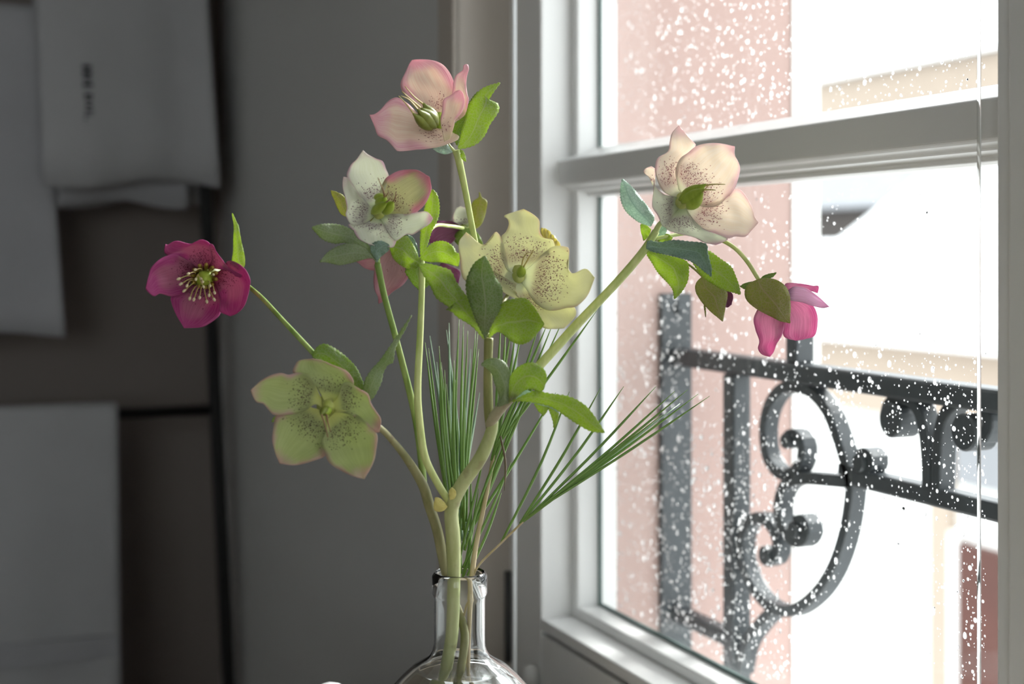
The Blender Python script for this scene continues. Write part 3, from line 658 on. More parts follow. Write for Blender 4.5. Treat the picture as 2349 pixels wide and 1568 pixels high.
# the bright leaves below it
leaf(C5, s1, (745, 1480), (125, 763), [(640, 1360), (500, 1270), (440, 1215), (385, 1190), (440, 1195), (380, 1150), (290, 1080), (240, 980), (160, 850)], [(700, 1300), (620, 1120), (540, 1020), (480, 930), (430, 830), (330, 790), (220, 763)], plane(1110, 770, .676, .12, .12), M['lf_purp'], fold=.14)
leaf(C5, s1, (790, 1465), (1312, 1330), [(810, 1300), (880, 1215), (915, 1140), (1000, 1100), (1130, 1090), (1200, 1150), (1260, 1240)], [(870, 1408), (940, 1440), (1010, 1500), (1100, 1522), (1190, 1480), (1270, 1390)], plane(1120, 770, .674, -.15, .1), M['lf_bright'], fold=-.22)
leaf(C5, s1, (755, 1475), (752, 688), [(670, 1300), (590, 1080), (573, 950), (600, 850), (660, 750)], [(810, 1350), (890, 1200), (916, 1120), (912, 990), (850, 890), (800, 770)], plane(1110, 770, .670, .05, .1), M['lf_dusk'], fold=.14)
# lower node leaves
stem('leaf_sheath', [(1122, 975, .683), (1136, 952, .678), (1155, 930, .673), (1174, 913, .669), (1186, 900, .667)], [10, 12.5, 11.5, 9.5, 5], M['st_sheath'], s1, 24, 14)
leaf(C8, s1, (700, 480), (533, 250), [(630, 500), (640, 440), (612, 360), (595, 300)], [(715, 400), (711, 320), (680, 245), (625, 213), (570, 220)], plane(1170, 910, .667, .05, .05), M['lf_grey'])
leaf(C8, s1, (700, 480), (908, 395), [(700, 380), (712, 315), (760, 262), (830, 238), (900, 270), (926, 325)], [(750, 440), (790, 405), (830, 395), (880, 415)], plane(1170, 910, .666, -.1, .1), M['lf_purp'])
leaf(C8, s1, (715, 470), (1272, 658), [(800, 428), (860, 410), (950, 425), (1050, 440), (1150, 490), (1215, 565)], [(780, 470), (850, 478), (950, 502), (1040, 560), (1120, 612), (1200, 652)], plane(1180, 910, .666, -.2, .0), M['lf_bright'])
leaf(C8, s1, (740, 455), (1000, 540), [(800, 400), (830, 415), (900, 450)], [(800, 470), (880, 490), (950, 510)], plane(1180, 910, .670, -.1, 0), M['lf_blue'], nv=17, teeth=0)
leaf(C8, s1, (880, 470), (905, 560), [(850, 480), (870, 520)], [(950, 490), (930, 525)], plane(1240, 940, .672), M['lf_bright'], nv=15, teeth=.6)
leaf(C8, s1, (930, 495), (968, 630), [(945, 540), (960, 580)], [(985, 510), (998, 550), (985, 600)], plane(1260, 950, .672), M['lf_bright'], nv=15, teeth=.6)

# leaves and faded flowers behind, round the left side stem
leaf(C5, s1, (145, 715), (258, 60), [(140, 520), (160, 330), (200, 170), (235, 80)], [(200, 600), (250, 450), (305, 340), (322, 220), (300, 110)], plane(966, 590, .70, .1, -.12), M['lf_bright'])
leaf(C5, s1, (140, 720), (500, 785), [(190, 625), (270, 560), (370, 550), (450, 600), (480, 655), (515, 682)], [(230, 745), (330, 745), (430, 765)], plane(966, 595, .694, -.15, 0), M['lf_bright'])
leaf(C2, s1, (1375, 1420), (1005, 1215), [(1330, 1280), (1260, 1150), (1200, 1100), (1080, 1170)], [(1345, 1475), (1240, 1492), (1130, 1440), (1050, 1350)], plane(966, 595, .693, .15, 0), M['lf_bright'])
leaf(C5, s1, (135, 735), (130, 1012), [(60, 770), (0, 830), (60, 940)], [(190, 790), (225, 900), (210, 975)], plane(966, 600, .71, 0, -.2), M['lf_mid'], nv=25)
leaf(C2, s1, (1360, 1380), (1225, 1085), [(1290, 1300), (1240, 1200)], [(1350, 1250), (1300, 1130)], plane(966, 590, .699), M['lf_teal'], nv=17, teeth=.3)
f7 = flower(s1, (915, 580), .785, 2.5, 'faded rose flower hanging behind the white one', 'pod_olive')
petal(C2, f7, (1080, 1290), (880, 1915), [(960, 1330), (850, 1450), (820, 1600), (830, 1740), (870, 1830)], [(1180, 1420), (1240, 1560), (1180, 1680), (1040, 1780), (940, 1880)], plane(905, 600, .785, .1, -.15), M['f_rose'])
petal(C2, f7, (1060, 1280), (605, 1398), [(940, 1290), (830, 1330), (700, 1380)], [(960, 1480), (860, 1520), (720, 1490)], plane(905, 600, .792, .1, .0), M['f_rose'])
petal(C2, f7, (1100, 1300), (1210, 1580), [(1060, 1420), (1120, 1520)], [(1200, 1400), (1250, 1500)], plane(905, 600, .79), M['f_rose'])
f8 = flower(s1, (1062, 524), .808, 2.5, 'small plum coloured flower drooping behind the leaves', 'pod_olive')
petal(C2, f8, (1850, 1010), (1490, 1180), [(1760, 940), (1660, 930), (1560, 930), (1505, 1000)], [(1800, 1120), (1740, 1190), (1640, 1230), (1540, 1220)], plane(1050, 530, .806, .15, 0), M['f_plum'])
petal(C2, f8, (1930, 1000), (1860, 745), [(1800, 960), (1766, 890), (1800, 790)], [(1960, 900), (1950, 790)], plane(1060, 520, .81), M['f_white'])
petal(C5, f8, (330, 800), (500, 950), [(350, 760), (440, 790), (520, 840)], [(380, 860), (450, 925)], plane(1040, 630, .80), M['f_plum'])
leaf(C2, s1, (1950, 1030), (2088, 575), [(1965, 900), (1985, 760), (2020, 680), (2080, 640)], [(2060, 1010), (2120, 950), (2170, 800), (2182, 690), (2120, 640)], plane(1080, 500, .815), M['lf_olive'], nv=25, teeth=.2)
leaf(C2, s1, (1900, 1010), (2130, 1240), [(1800, 1080), (1800, 1180), (1950, 1260)], [(2010, 1020), (2090, 1100), (2130, 1190)], plane(1080, 540, .805), M['lf_mid'], nv=25, teeth=.2)
f10 = flower(s1, (1262, 552), .79, 2.0, 'ribbed lemon yellow blossom peeping out behind the pale yellow flower', 'disc')
stem('side_stem', [(1122, 772, .682), (1165, 720, .72), (1215, 640, .765), (1262, 566, .794)], [4, 4, 3.5, 3.5], M['st_pale'], s1)
for i, (bx, by) in enumerate(((1300, 470), (1325, 475), (1350, 490), (1385, 530), (1410, 560), (1435, 590))):
    petal(C5, f10, (bx + 20, by + 120), (bx - 10, by - 50), [(bx - 10, by + 40), (bx - 22, by - 20)], [(bx + 36, by + 40), (bx + 24, by - 30)], plane(1262, 552, .788 - .001 * i), M['f_lemon'], curl=-.35, nu=8, nv=10)

# F6: pale peach flower on the right
f = flower(s1, C6.p(855, 965), .702, 3.2, 'pale peach flower with green seed pods and fine freckles', 'disc')
pf = lambda off=0, tx=.25, ty=-.15, cup=.012: plane(*C6.p(855, 965), .705, tx, ty, cup, off, .034)
petal(C6, f, (520, 760), (490, 530), [(470, 665), (398, 600), (425, 553)], [(535, 690), (538, 570)], plane(1498, 410, .712), M['f_pale'], nv=12)
petal(C6, f, (830, 890), (820, 42), [(650, 820), (560, 650), (538, 540), (570, 430), (690, 352), (712, 240), (742, 130)], [(825, 760), (835, 550), (885, 430), (1022, 290), (980, 220), (900, 130)], pf(-.001), M['f_pale'])
petal(C6, f, (910, 990), (1777, 1202), [(1080, 985), (1300, 958), (1400, 888), (1510, 798), (1600, 850), (1690, 1000), (1732, 1130)], [(980, 1150), (1080, 1260), (1220, 1310), (1400, 1390), (1500, 1370), (1620, 1372), (1700, 1290)], pf(.001), M['f_pale'])
petal(C6, f, (880, 870), (1492, 293), [(822, 740), (808, 620), (850, 460), (930, 370), (1030, 290), (1150, 257), (1300, 252)], [(1070, 982), (1250, 986), (1380, 910), (1490, 800), (1552, 600), (1542, 500), (1490, 390)], pf(.0025), M['f_pale'])
petal(C6, f, (860, 1010), (1262, 1470), [(740, 1150), (650, 1205), (700, 1290), (800, 1332), (1000, 1380), (1120, 1440)], [(920, 1080), (1010, 1200), (1150, 1290), (1402, 1388), (1350, 1440)], pf(.002), M['f_white'])
petal(C6, f, (825, 965), (525, 690), [(690, 890), (590, 820), (540, 765)], [(730, 1130), (680, 1215), (630, 1240), (565, 1110), (503, 1010), (515, 850)], pf(.004), M['f_white'])
pod(C6, f, (830, 930), (1150, 745), 165, .700, .688, M['pod'], [(1240, 745, -.002), (1380, 745, -.004)], M['style'])
pod(C6, f, (860, 960), (1130, 800), 150, .699, .685, M['pod'], [(1200, 810, -.002), (1265, 815, -.003)], M['style'])
pod(C6, f, (930, 1030), (1110, 850), 170, .699, .686, M['pod'], [(1140, 800, -.002), (1180, 760, -.003)], M['style'])
leaf(C6, s1, (485, 1250), (145, 683), [(330, 1190), (200, 1080), (130, 950), (123, 830), (130, 740)], [(525, 1160), (490, 1070), (380, 930), (260, 780)], plane(1490, 520, .700, .1, .0), M['lf_blue'], fold=.2)
leaf(C6, s1, (490, 1290), (400, 1420), [(430, 1230), (362, 1228), (375, 1330)], [(475, 1330), (440, 1390)], plane(1490, 530, .703), M['lf_bright'], nv=21, teeth=.6)
leaf(C6, s1, (500, 1390), (690, 1260), [(520, 1300), (600, 1230), (650, 1225)], [(600, 1400), (660, 1340)], plane(1500, 530, .705), M['lf_blue'], nv=17, teeth=.3)
leaf(C7, s1, (430, 350), (640, 290), [(500, 310), (580, 250)], [(520, 360), (600, 350)], plane(1510, 550, .704), M['lf_bright'], nv=17, teeth=.5)
leaf(C7, s1, (400, 420), (660, 920), [(375, 460), (430, 550), (500, 660), (600, 765), (640, 825)], [(560, 465), (700, 500), (790, 540), (806, 640), (790, 750), (720, 860)], plane(1500, 570, .699, -.05, .1), M['lf_bright'])
leaf(C7, s1, (800, 470), (1337, 872), [(950, 428), (1020, 430), (1120, 500), (1240, 590), (1290, 690), (1322, 780)], [(860, 570), (950, 690), (1050, 765), (1150, 820), (1250, 850)], plane(1560, 590, .701, -.05, .05), M['lf_bright'])
leaf(C7, s1, (370, 400), (1037, 690), [(390, 322), (500, 340), (650, 318), (800, 330), (980, 355), (1000, 450), (1040, 600)], [(430, 432), (600, 470), (700, 492), (820, 530), (900, 580), (970, 640)], plane(1500, 560, .693, .0, .05), M['lf_teal'], fold=-.25)
leaf(C7, s1, (945, 688), (1156, 1150), [(880, 760), (876, 840), (930, 940), (1000, 1020), (1080, 1092)], [(1030, 740), (1110, 790), (1190, 830), (1202, 900), (1180, 1020)], plane(1640, 680, .706, .1, .0), M['lf_olive'], teeth=.3)
leaf(C7, s1, (962, 960), (980, 1105), [(962, 1000), (972, 1060)], [(978, 1000), (982, 1060)], plane(1616, 710, .712), M['lf_olive'], nv=12, teeth=0)
f11 = flower(s1, C7.p(1130, 860), .716, 1.6, 'closed plum bud tucked behind its bract', 'pod_olive')
petal(C7, f11, (1130, 880), (1245, 980), [(1170, 820), (1240, 850), (1262, 900)], [(1150, 960), (1195, 1008)], plane(1668, 680, .714), M['f_plum'], curl=-.4)
# F9: hanging hot pink flower
f = flower(s1, C7.p(1640, 830), .716, 3.0, 'hot pink flower hanging face down under an olive bract', 'pod_olive')
petal(C7, f, (1800, 830), (2130, 858), [(1815, 768), (1950, 763), (2080, 785), (2142, 790)], [(1850, 870), (1950, 840), (2060, 840)], plane(1810, 665, .722, .1), M['f_hot'])
petal(C7, f, (1780, 900), (1910, 1347), [(1785, 1050), (1780, 1180), (1778, 1290), (1830, 1330)], [(1900, 920), (2050, 975), (2112, 1040), (2132, 1140), (2105, 1290), (2010, 1330)], plane(1820, 690, .719, .1), M['f_hot'], curl=-.08)
petal(C7, f, (1820, 860), (2252, 1002), [(1890, 805), (2020, 818), (2130, 890), (2210, 960)], [(1850, 920), (1960, 950), (2080, 992), (2180, 1012)], plane(1820, 680, .715, .0), M['f_mauve'], curl=-.2)
petal(C7, f, (1640, 900), (1640, 1513), [(1530, 1030), (1483, 1130), (1490, 1230), (1532, 1350), (1518, 1430), (1560, 1490)], [(1790, 1000), (1802, 1100), (1792, 1200), (1762, 1300), (1710, 1380), (1682, 1460)], plane(1760, 720, .712, .05), M['f_hot'], curl=-.08)
leaf(C7, s1, (1530, 715), (1847, 1167), [(1430, 760), (1383, 830), (1400, 930), (1500, 1020), (1650, 1100), (1750, 1150)], [(1620, 705), (1720, 730), (1800, 790), (1842, 880), (1853, 1000), (1848, 1090)], plane(1760, 680, .704, .05, .05), M['lf_olive'], fold=.12, teeth=.3)
leaf(C7, s1, (1538, 716), (1707, 650), [(1580, 680), (1640, 660)], [(1610, 715), (1670, 695)], plane(1750, 640, .712), M['lf_mid'], nv=17, teeth=.3)
leaf(C7, s1, (1500, 735), (1333, 790), [(1440, 745), (1380, 760)], [(1470, 770), (1390, 820)], plane(1720, 650, .711), M['lf_mid'], nv=17, teeth=.3)

# ------------------------------------------------------------------ pine sprigs
kn = NT('pine_needle'); on_ = kn.obj(); nn_ = kn.noise(on_, 60, 2)
M['needle'] = kn.done(kn.bsdf(kn.mix(nn_, (.11, .22, .04), (.21, .35, .09)), .35, .5))
kn = NT('needle_pale'); M['needle_pale'] = kn.done(kn.bsdf(kn.mix(kn.noise(kn.obj(), 60, 2), (.14, .24, .14), (.22, .32, .20)), .4, .5))
kn = NT('needle_dry'); M['needle_dry'] = kn.done(kn.bsdf(kn.mix(kn.noise(kn.obj(), 60, 2), (.12, .09, .06), (.2, .16, .1)), .5, .3))
sp1 = thing('pine_sprig', P(1076, 1600, .703), 'upright tan pine twig with a brush of long green needles', 'pine sprig')
sp2 = thing('pine_sprig', P(1058, 1500, .705), 'thin pine twig leaning out of the bottle neck with needles fanning toward the window', 'pine sprig')
stem('twig', [(1076, 1600, .703), (1074, 1525, .703), (1077, 1420, .704), (1082, 1330, .705), (1092, 1250, .709), (1112, 1150, .713), (1132, 1050, .717), (1142, 985, .72), (1147, 940, .722)], [4, 5, 5, 6.5, 6, 5.5, 5, 5, 4], M['twig'], sp1, 32)
stem('twig', [(1060, 1430, .704), (1076, 1360, .705), (1094, 1302, .705), (1146, 1248, .705), (1200, 1196, .706), (1232, 1168, .707)], [2.5, 2.5, 2.6, 2.6, 2.6, 2.2], M['twig'], sp2, 24)
def needle(parent, b, t, db, dt, wpx=2.6, mat='needle', bow=0.0):
    mx_, my_ = (b[0] + t[0]) / 2 + bow, (b[1] + t[1]) / 2 - bow * .2
    V, Fc = tubeg([P(*b, db), P(mx_, my_, (db + dt) / 2), P(*t, dt)], [wpx * 1.1 * BD / F, wpx * 1.35 * BD / F, wpx * 1.35 * BD / F, wpx * 1.2 * BD / F, wpx * .25 * BD / F], 10, 6)
    return mk('needle', V, Fc, M[mat], parent, True)
R_ = random.Random(11)
left_tips = [(975, 785), (983, 798), (1007, 793), (1008, 812), (1012, 830), (1020, 848), (1041, 826), (1030, 918), (1043, 893), (1068, 935), (1053, 733), (1063, 740), (1073, 758), (1091, 758), (1096, 765), (1098, 800), (1044, 870), (1024, 880), (1050, 960)]
for (x, y) in left_tips:
    bx = 1050 + (x - 1030) * .25 + R_.uniform(-6, 6); by = 1180 + R_.uniform(-40, 80)
    needle(sp1, (bx, by), (x, y), .712, .70 + R_.uniform(.01, .05), 2.3, 'needle', R_.uniform(-9, 2))
for (x, y) in [(1030, 740), (1024, 756), (1080, 800), (1002, 830), (1035, 850), (1100, 900), (1062, 850), (1018, 900), (986, 770)]:
    needle(sp1, (1060 + R_.uniform(-15, 15), 1190 + R_.uniform(-20, 60)), (x, y), .74, .79 + R_.uniform(0, .03), 3.0, 'needle_pale', R_.uniform(-10, 4))
right_tips = [(1149, 742), (1161, 745), (1173, 755), (1184, 755), (1197, 760), (1236, 748), (1256, 742), (1270, 738), (1293, 730), (1262, 815), (1369, 712), (1198, 922), (1275, 900), (1225, 830)]
for (x, y) in right_tips:
    t = R_.uniform(0, 1); bx, by = (1140 - 45 * t, 1000 + 190 * t) if x > 1190 else (1143 - 10 * t, 985 + 60 * t)
    if y > 895: bx, by = 1066 + 10 * t, 1250 - 30 * t
    needle(sp1, (bx, by), (x, y), .716, .715 + R_.uniform(.0, .03), 2.5, 'needle', R_.uniform(-4, 8))
for (b, t) in [((1066, 1262), (1150, 1020)), ((1062, 1300), (1172, 1060)), ((1060, 1330), (1098, 1120)), ((1072, 1320), (1150, 1130)), ((1058, 1315), (1062, 1120)), ((1076, 1305), (1080, 1090)), ((1052, 1290), (1112, 1040)), ((1064, 1320), (1130, 1080))]:
    needle(sp1, b, t, .708, .715, 2.4, 'needle', R_.uniform(-5, 6))
needle(sp1, (1148, 1000), (1157, 1125), .706, .702, 2.0, 'needle_dry', 7)
for (b, t) in [((1150, 1243), (1306, 898)), ((1193, 1200), (1378, 889)), ((1197, 1197), (1431, 886)), ((1214, 1184), (1505, 886)), ((1216, 1182), (1548, 897)), ((1226, 1172), (1578, 893)), ((1230, 1170), (1602, 903)), ((1232, 1168), (1628, 908)), ((1228, 1170), (1560, 925)), ((1200, 1196), (1470, 985)), ((1220, 1178), (1520, 950))]:
    pale = t in ((1560, 925),)
    needle(sp2, b, t, .706, .705 + R_.uniform(-.006, .012) + (.05 if pale else 0), 2.5, 'needle_pale' if pale else 'needle', R_.uniform(2, 10))

# ------------------------------------------------------------------ blind cord, and a pale strand for the lit sash edge
def cord(px, X, label, r, mat):
    a = PX(px, 100, X)
    V, Fc = tubeg([(X, a.y, OZ0 + .02), (X, a.y, OZ1 - .02)], r, 3, 10)
    o = mk('cord_and_lit_edge', V, Fc, mat, None, True, Vector((X, a.y, OZ0 + .02)))
    tag(o, label, 'cord')
    return o
cord(1181, .400, 'thin white strand standing in for the lit sash edge beside the grey wall', .0011, M['cord'])  # strand added to imitate the sash edge catching daylight
cord(2246, .4485, 'thin clear blind cord hanging before the rainy panes beside the meeting stile', .0009, M['bottle'])

# ------------------------------------------------------------------ ladder and towels
def lad(z): return 2.05 + (z - .098) * .095            # lean of the ladder, z above eye level
lx = lambda z: .367 - (z - .098) * .030
ld = thing('towel_ladder', ((.367 - .26), lad(-1.08), 0), 'black leaning towel ladder propped against the taupe wall', 'ladder')
def slanted(name, xf, z0, z1):
    V = []; Fc = []
    for z in (z0, z1):
        x = xf(z); y = lad(z)
        for (dx, dy) in ((-.008, -.010), (.008, -.010), (.008, .010), (-.008, .010)): V.append((x + dx, y + dy, Z0 + z))
    Fc = [(3, 2, 1, 0), (4, 5, 6, 7), (0, 1, 5, 4), (1, 2, 6, 5), (2, 3, 7, 6), (3, 0, 4, 7)]
    return bevel(mk(name, V, Fc, M['black'], ld), .002)
slanted('side_rail', lx, -1.08, 1.05); slanted('side_rail', lambda z: -.155 + (z - .098) * .030, -1.08, 1.05)
rungs = [-.78, -.2215, .325, .88]
for z in rungs:
    V, Fc = tubeg([(-.155 + (z - .098) * .03, lad(z), Z0 + z), (lx(z), lad(z), Z0 + z)], .0075, 3, 12)
    mk('rung', V, Fc, M['black'], ld, True)
def towel(label, z_r, xl, xr, front, back, mat, fo=.020, bo=.020, waves=2.2, amp=.006, sag=.0, seed=0, gap=0.0, skew=0.0):
    """a towel folded over a rung: front drop, over the bar, back drop. xl and xr may be (top, bottom)."""
    V = []; Fc = []; nu = 25; rows = []
    y0 = lad(z_r)
    for i in range(15): t = i / 14; rows.append((-(1 - t) * front, -fo - gap * (1 - t), 1 - t))
    for i in range(1, 8): a = math.pi * i / 8; rows.append((fo * .9 * math.sin(a), -fo * math.cos(a), 0))
    for i in range(12): t = i / 11; rows.append((-t * back, bo, t))
    for (dz, dy, t) in rows:
        ly = (lad(z_r + dz) - y0) if dz < 0 else 0
        for k in range(nu):
            s = k / (nu - 1); x = (xl[0] + (xl[1] - xl[0]) * t) * (1 - s) + (xr[0] + (xr[1] - xr[0]) * t) * s
            wv = amp * (t ** 1.2) * math.sin(2 * math.pi * waves * s + seed + t * 1.3) + amp * .5 * t * math.sin(2 * math.pi * waves * 1.9 * s + seed * 2)
            V.append((x, y0 + ly + dy + wv, Z0 + z_r + dz - sag * (t ** 2) * math.sin(2 * math.pi * s + seed) + skew * t * s))
    for r in range(len(rows) - 1):
        for k in range(nu - 1):
            a = r * nu + k; Fc.append((a, a + 1, a + nu + 1, a + nu))
    o = mk('bath_towel', V, Fc, mat, None, True, Vector(((xl[0] + xr[0]) / 2, y0, Z0 + z_r - front)))
    so = o.modifiers.new('thick', 'SOLIDIFY'); so.thickness = .005; so.offset = 0
    return tag(o, label, 'towel', 'towels hung on the black ladder')
def XY(px, y):                                         # x on the plane y = const seen at a column
    a = YAW + math.atan((px - 1174.5) / F); return y * math.tan(a)
yt = 2.045
t1 = towel('white towel with a small line of dark print hanging from the topmost rung', .88, (XY(56, yt), XY(100, yt - .03)), (XY(440, yt), XY(497, yt - .03)), .785, .81, M['towel'], .024, .022, 1.3, .008, .008, .6, .03)
t1b = towel('pale towel folded underneath the printed towel, its lower hem showing', .88, (XY(90, 2.06), XY(128, 2.04)), (XY(440, 2.06), XY(430, 2.04)), .812, .80, M['towel2'], .011, .012, 1.1, .002, .006, 2.0)
t2 = towel('long plain towel hanging beside the printed one with its top fold showing', .325, (XY(-230, 2.06), XY(-230, 2.04)), (XY(95, 2.06), XY(146, 2.04)), .435, .40, M['towel2'], .016, .016, 1.2, .005, .004, 1.2)
t3 = towel('wide white towel with a woven hem hanging over the rung below the others', -.2215, (XY(-230, 1.97), XY(-240, 1.92)), (XY(277, 1.97), XY(291, 1.90)), .46, .40, M['towel'], .016, .016, 1.5, .006, .004, .3)
V = []; Fc = []
zl = -.2215 - .29
boxg(XY(-225, 1.93), XY(284, 1.915), lad(zl) - .0270, lad(zl) - .0190, Z0 + zl - .03, Z0 + zl, V, Fc)
mk('woven_hem', V, Fc, M['towel2'], t3)
# the small illegible print down the towel, as short dark marks
V = []; Fc = []; rp = random.Random(5)
yy = 150
while yy < 325:
    h = rp.uniform(5, 11); x = 198 + (yy - 150) * .055
    if not 196 < yy < 206:
        wd = rp.uniform(7, 12); d = 1.985
        a = P(x - wd, yy, d); b = P(x + wd, yy + h, d); y_ = lad(a.z - Z0) - .024 - .0265
        k_ = y_ / a.y
        boxg(a.x * k_, b.x * k_, y_ - .010, y_ + .004, Z0 + (b.z - Z0) * k_, Z0 + (a.z - Z0) * k_, V, Fc)
    yy += h + rp.uniform(3, 6)
mk('printed_marks', V, Fc, M['ink'], t1)

# ------------------------------------------------------------------ iron railing outside
XR = .585
rl = thing('balcony_railing', (XR, .80, OZ0 - .02), 'dark grey wrought iron balcony railing with scrolls outside the rainy window', 'railing')
def zz(px, py, X=XR): return PX(px, py, X)
pl = bevel(box('wall_plate', .5685, .5975, 1.0540, 1.0605, Z0 - .345, Z0 - .034, M['iron'], rl), .001)
for py in (706, 1395):
    a = P(1549, py, 1.195); V, Fc = tubeg([(.5845, 1.054, a.z), (.5845, 1.0505, a.z)], [.0050, .0042], 2, 14); mk('bolt', V, Fc, M['iron'], pl, True)
bevel(box('top_rail', .5755, .5945, -.16, 1.0540, Z0 - .0940, Z0 - .0795, M['iron'], rl), .0025)
bevel(box('middle_rail', .578, .592, .05, zz(1968, 1100).y, Z0 - .1580, Z0 - .1460, M['iron'], rl), .002)
def sq(name, px, w_, z0, z1):
    y = zz(px, 900).y
    return bevel(box(name, XR - .008, XR + .008, y - w_ / 2, y + w_ / 2, z0, z1, M['iron'], rl), .0015)
sq('upright', 1690, .0165, OZ0 - .02, Z0 - .0945)
bevel(box('lower_rail', .578, .592, zz(1690, 900).y, 1.054, Z0 - .309, Z0 - .297, M['iron'], rl), .002)
sq('finial', 1835, .0135, Z0 - .0795, Z0 - .040)
def scroll(pts, wd=.0085, dep=.0130, name='scroll', n=44, taper=1.0):
    c = [zz(*p) for p in pts]; c = catmull([(v.y, v.z, 0) for v in c], n); V = []; Fc = []
    for i, p in enumerate(c):
        t = (c[min(i + 1, n - 1)] - c[max(i - 1, 0)]).normalized(); nrm = Vector((-t.y, t.x, 0)); w_ = wd * (1 + (taper - 1) * i / (n - 1)) / 2
        for (sx, sn) in ((-1, -1), (1, -1), (1, 1), (-1, 1)): q = p + nrm * w_ * sn; V.append((XR + sx * dep / 2, q.x, q.y))
    for i in range(n - 1):
        for k in range(4):
            a, b = i * 4 + k, i * 4 + (k + 1) % 4; Fc.append((a, b, b + 4, a + 4))
    Fc += [(3, 2, 1, 0), tuple((n - 1) * 4 + k for k in range(4))]
    return bevel(mk(name, V, Fc, M['iron'], rl), .0015)
def eye(px, py, rpx, dep=.018):
    c = zz(px, py); r = rpx * .30e-3
    V, Fc = tubeg([(XR - dep / 2, c.y, c.z), (XR - dep / 2 + .001, c.y, c.z), (XR + dep / 2 - .001, c.y, c.z), (XR + dep / 2, c.y, c.z)], [r * .9, r, r, r * .9], 4, 20, raw=True)
    o = mk('scroll_eye', V, Fc, M['iron'], rl); return o
scroll([(1842, 884), (1802, 892), (1774, 930), (1763, 985), (1770, 1045), (1795, 1082), (1826, 1085), (1848, 1058), (1852, 1020), (1838, 998), (1820, 998), (1812, 1014)])
eye(1822, 1010, 19)
scroll([(1836, 886), (1872, 898), (1908, 940), (1934, 1005), (1952, 1065), (1963, 1110), (1958, 1170), (1945, 1235), (1922, 1300), (1890, 1352), (1850, 1388), (1815, 1400), (1775, 1388), (1742, 1352), (1720, 1305), (1712, 1255), (1718, 1212), (1740, 1188), (1765, 1190), (1785, 1215), (1794, 1245), (1788, 1275), (1768, 1286)], n=70)
eye(1774, 1272, 24)
scroll([(1968, 1104), (1920, 1100), (1870, 1096), (1835, 1098), (1812, 1112), (1800, 1140), (1797, 1175), (1806, 1208), (1830, 1236), (1852, 1238), (1866, 1215), (1855, 1192), (1836, 1195)])
eye(1840, 1212, 20)
scroll([(1785, 1396), (1752, 1430), (1722, 1475), (1708, 1540)])
scroll([(1940, 1070), (1958, 1078), (1985, 1085), (2005, 1072), (2012, 1052), (1998, 1040), (1984, 1046)], n=24)
eye(1992, 1060, 21)
scroll([(2142, 1122), (2140, 1050), (2133, 985), (2120, 940), (2098, 916), (2072, 914), (2050, 930), (2046, 960), (2058, 985)])
eye(2066, 962, 38)
scroll([(2163, 1126), (2165, 1050), (2170, 985), (2184, 945), (2212, 918), (2246, 918), (2275, 940), (2284, 975), (2268, 1005)])
eye(2236, 990, 38)

# ------------------------------------------------------------------ raindrops on the outer face of the panes
def drop_mesh(name, el):
    V = [(0, 0, 0)]; Fc = []; sg, rg = 12, 4
    for j in range(rg + 1):
        a = math.pi / 2 * j / rg; r = math.cos(a) if j < rg else .0
        h = .60 * math.sin(a)
        if j == rg: V.append((h, 0, -.05 * el)); break
        for k in range(sg):
            t = 2 * math.pi * k / sg; z = math.sin(t) * r; z = z * (el if z > 0 else 1)
            V.append((h, math.cos(t) * r, z))
    for k in range(sg): Fc.append((0, 1 + (k + 1) % sg, 1 + k))
    for j in range(rg - 1):
        for k in range(sg):
            a, b = 1 + j * sg + k, 1 + j * sg + (k + 1) % sg; Fc.append((a, b, b + sg, a + sg))
    top = 1 + rg * sg; o = 1 + (rg - 1) * sg
    for k in range(sg): Fc.append((o + k, o + (k + 1) % sg, top))
    return V, Fc
rr = random.Random(21); drops = []; big = []
XO = XG + .0041
while len(drops) < 8300:
    px, py = rr.uniform(1412, 2262), rr.uniform(-520, 1560)
    a = (px - 1412) / 850
    lim_t = 1 if (py < 330 - a * 110 or py > 455 - a * 80) else 0
    if not lim_t: continue
    if py < 400: den = .52 if px < 1830 else (.35 if py > 120 else .08)
    else:
        den = .35
        if px < 1560: den = .85 if py > 800 else .4
        if py > 1000 and 1480 < px < 1800: den = .95
        if py > 760 and px >= 1800: den = .42
        if py > 1150 and px > 1900: den = .30
        if py > 1200 and px > 2190: den = .6
        if py < 750 and px > 1880: den = .16
        if py > 1250 and px < 1500: den = .9
    if rr.random() > den: continue
    p = PX(px, py, XO)
    if p.z > Z0 + .405 or p.z < Z0 - .279 or (Z0 + .047 > p.z > Z0 + .040) : continue
    dd = (p - CAM).dot(VIEW)                          # size as seen, turned into millimetres at that distance
    s = min(1.6 * math.exp(rr.gauss(0, .58)), 6.2) * dd / F
    if s > .0008 and any((q - p).length < .9 * (s + t) for t, q in big): continue
    if s > .0008: big.append((s, p))
    drops.append((s, p))
drops.sort(key=lambda d: -d[0])
dm = []
for i, el in enumerate((1.0, 1.25, 1.7)):
    V, Fc = drop_mesh('d', el); me = bpy.data.meshes.new('raindrop'); me.from_pydata(V, [], Fc); me.materials.append(M['rain'])
    me.polygons.foreach_set('use_smooth', [True] * len(me.polygons)); dm.append((me, V, Fc))
SV = []; SF = []
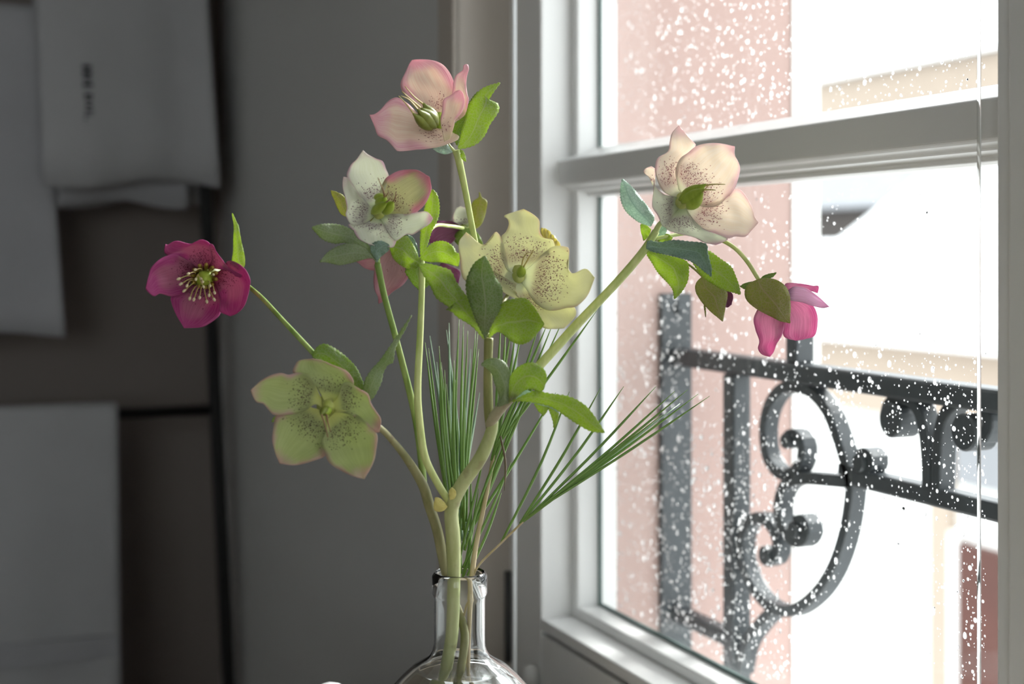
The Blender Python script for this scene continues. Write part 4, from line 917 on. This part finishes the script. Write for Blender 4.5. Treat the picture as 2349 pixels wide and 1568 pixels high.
for i, (s, p) in enumerate(drops):
    me, V, Fc = dm[rr.choice((0, 0, 0, 1, 1, 2))]
    if i < 300:
        o = bpy.data.objects.new('raindrop', me); o.location = (XO, p.y, p.z); o.scale = (s, s, s); COL.objects.link(o)
        up_ = p.z > Z0 + .065; bg_ = i < 120
        tag(o, ('large' if bg_ else 'small') + ' clear raindrop on the outside of the pane ' + ('above' if up_ else 'below') + ' the muntin', 'raindrop',
            ('large' if bg_ else 'small') + ' raindrops on the ' + ('upper' if up_ else 'lower') + ' pane')
    else:
        n = len(SV); SV += [(XO + v[0] * s, p.y + v[1] * s, p.z + v[2] * s) for v in V]; SF += [tuple(n + q for q in f_) for f_ in Fc]
tag(mk('fine_raindrops', SV, SF, M['rain'], None, True, Vector((XO, .78, Z0 - .05))), 'fine spray of tiny raindrops spread over the window panes', 'raindrops', kind='stuff')

# ------------------------------------------------------------------ the street outside
S(box('ground', -60, 70, -60, 70, -5.2, -5.0, M['street']))
def house(name, x0, x1, y0, y1, ze, mat_w, label, roof_mat, rise, over=.35, cornice=None, ch=.5):
    o = thing(name, ((x0 + x1) / 2, (y0 + y1) / 2, -5.0), label, 'building')
    box('wall', x0, x1, y0, y1, -5.0, ze, mat_w, o)
    if cornice: box('cornice', x0 - .12, x0, y0, y1, ze - ch, ze - .04, cornice, o)
    xm = (x0 + x1) / 2; a, b = x0 - over, x1 + over; yl, yh = y0 - over, y1 + over
    V = [(a, yl, ze), (b, yl, ze), (b, yh, ze), (a, yh, ze), (xm, yl + .02, ze + rise), (xm, yh - .02, ze + rise), (a, yl, ze - .1), (b, yl, ze - .1), (b, yh, ze - .1), (a, yh, ze - .1)]
    Fc = [(0, 3, 5, 4), (1, 4, 5, 2), (0, 4, 1), (3, 2, 5), (6, 7, 8, 9), (0, 1, 7, 6), (1, 2, 8, 7), (2, 3, 9, 8), (3, 0, 6, 9)]
    mk('roof', V, Fc, roof_mat, o)
    return o
def opening(parent, xf, pxa, pya, pxb, pyb, mat, name='window', frame=None):
    a, b = PX(pxa, pya, xf), PX(pxb, pyb, xf)
    w_ = box(name, xf - .08, xf + .02, min(a.y, b.y), max(a.y, b.y), min(a.z, b.z), max(a.z, b.z), mat, parent)
    return w_
hA = house('town_house', 7.0, 13.0, 4.0, 15.0, Z0 - .59, M['plaster'], 'white house with cream band under its low pale roof across the street', M['snow'], .75, .35, M['cream'], .66)
opening(hA, 7.0, 2216, 1240, 2330, 1700, M['redwood'], 'shutter'); opening(hA, 7.0, 2196, 1215, 2216, 1700, M['plaster'], 'shutter_frame')
opening(hA, 7.0, 2214, 1000, 2330, 1130, M['roofgrey'], 'window')
box('pilaster', 6.93, 7.0, PX(2196, 1200, 7).y, PX(2148, 1200, 7).y, -5, Z0 - 1.26, M['cream'], hA)
for px in (1905, 2066):
    v = PX(px, 672, 9.0); box('roof_vent', v.x - .1, v.x + .1, v.y - .10, v.y + .10, v.z - .2, v.z + .07, M['roofgrey'], hA)
hB = house('hipped_house', 15.0, 24.0, 4.0, 16.0, Z0 - .1, M['plaster'], 'white house with broad pale hipped roof behind the low roof', M['snow'], .01, .3)
# its hipped roof, drawn by the diagonal hip seen above the nearer house
e0 = PX(1850, 605, 14.7); e1 = PX(2120, 395, 19.5)
V = [(14.7, 4, e0.z), (14.7, e0.y, e0.z), (24.3, e0.y, e0.z), (24.3, 4, e0.z), (19.5, 6.0, e1.z), (19.5, e1.y, e1.z)]
mk('hip_roof', V, [(0, 4, 5, 1), (1, 5, 2), (2, 5, 4, 3), (3, 4, 0), (0, 1, 2, 3)], M['snow'], hB)
hC = house('dark_gabled_house', 22.0, 28.0, 26.5, 44.0, PX(1950, 470, 22.0).z, M['darkwood'], 'dark timbered house with a grey slate roof seen past the hipped roof', M['roofgrey'], 2.2, .3)
zD = PX(2075, 150, 30.0).z
hD = house('tall_house', 30.0, 40.0, 14.0, 60.0, zD, M['plaster'], 'tall white house with tan eaves rising behind the slate roof', M['snow'], 1.2, .5, M['cream'], 1.3)
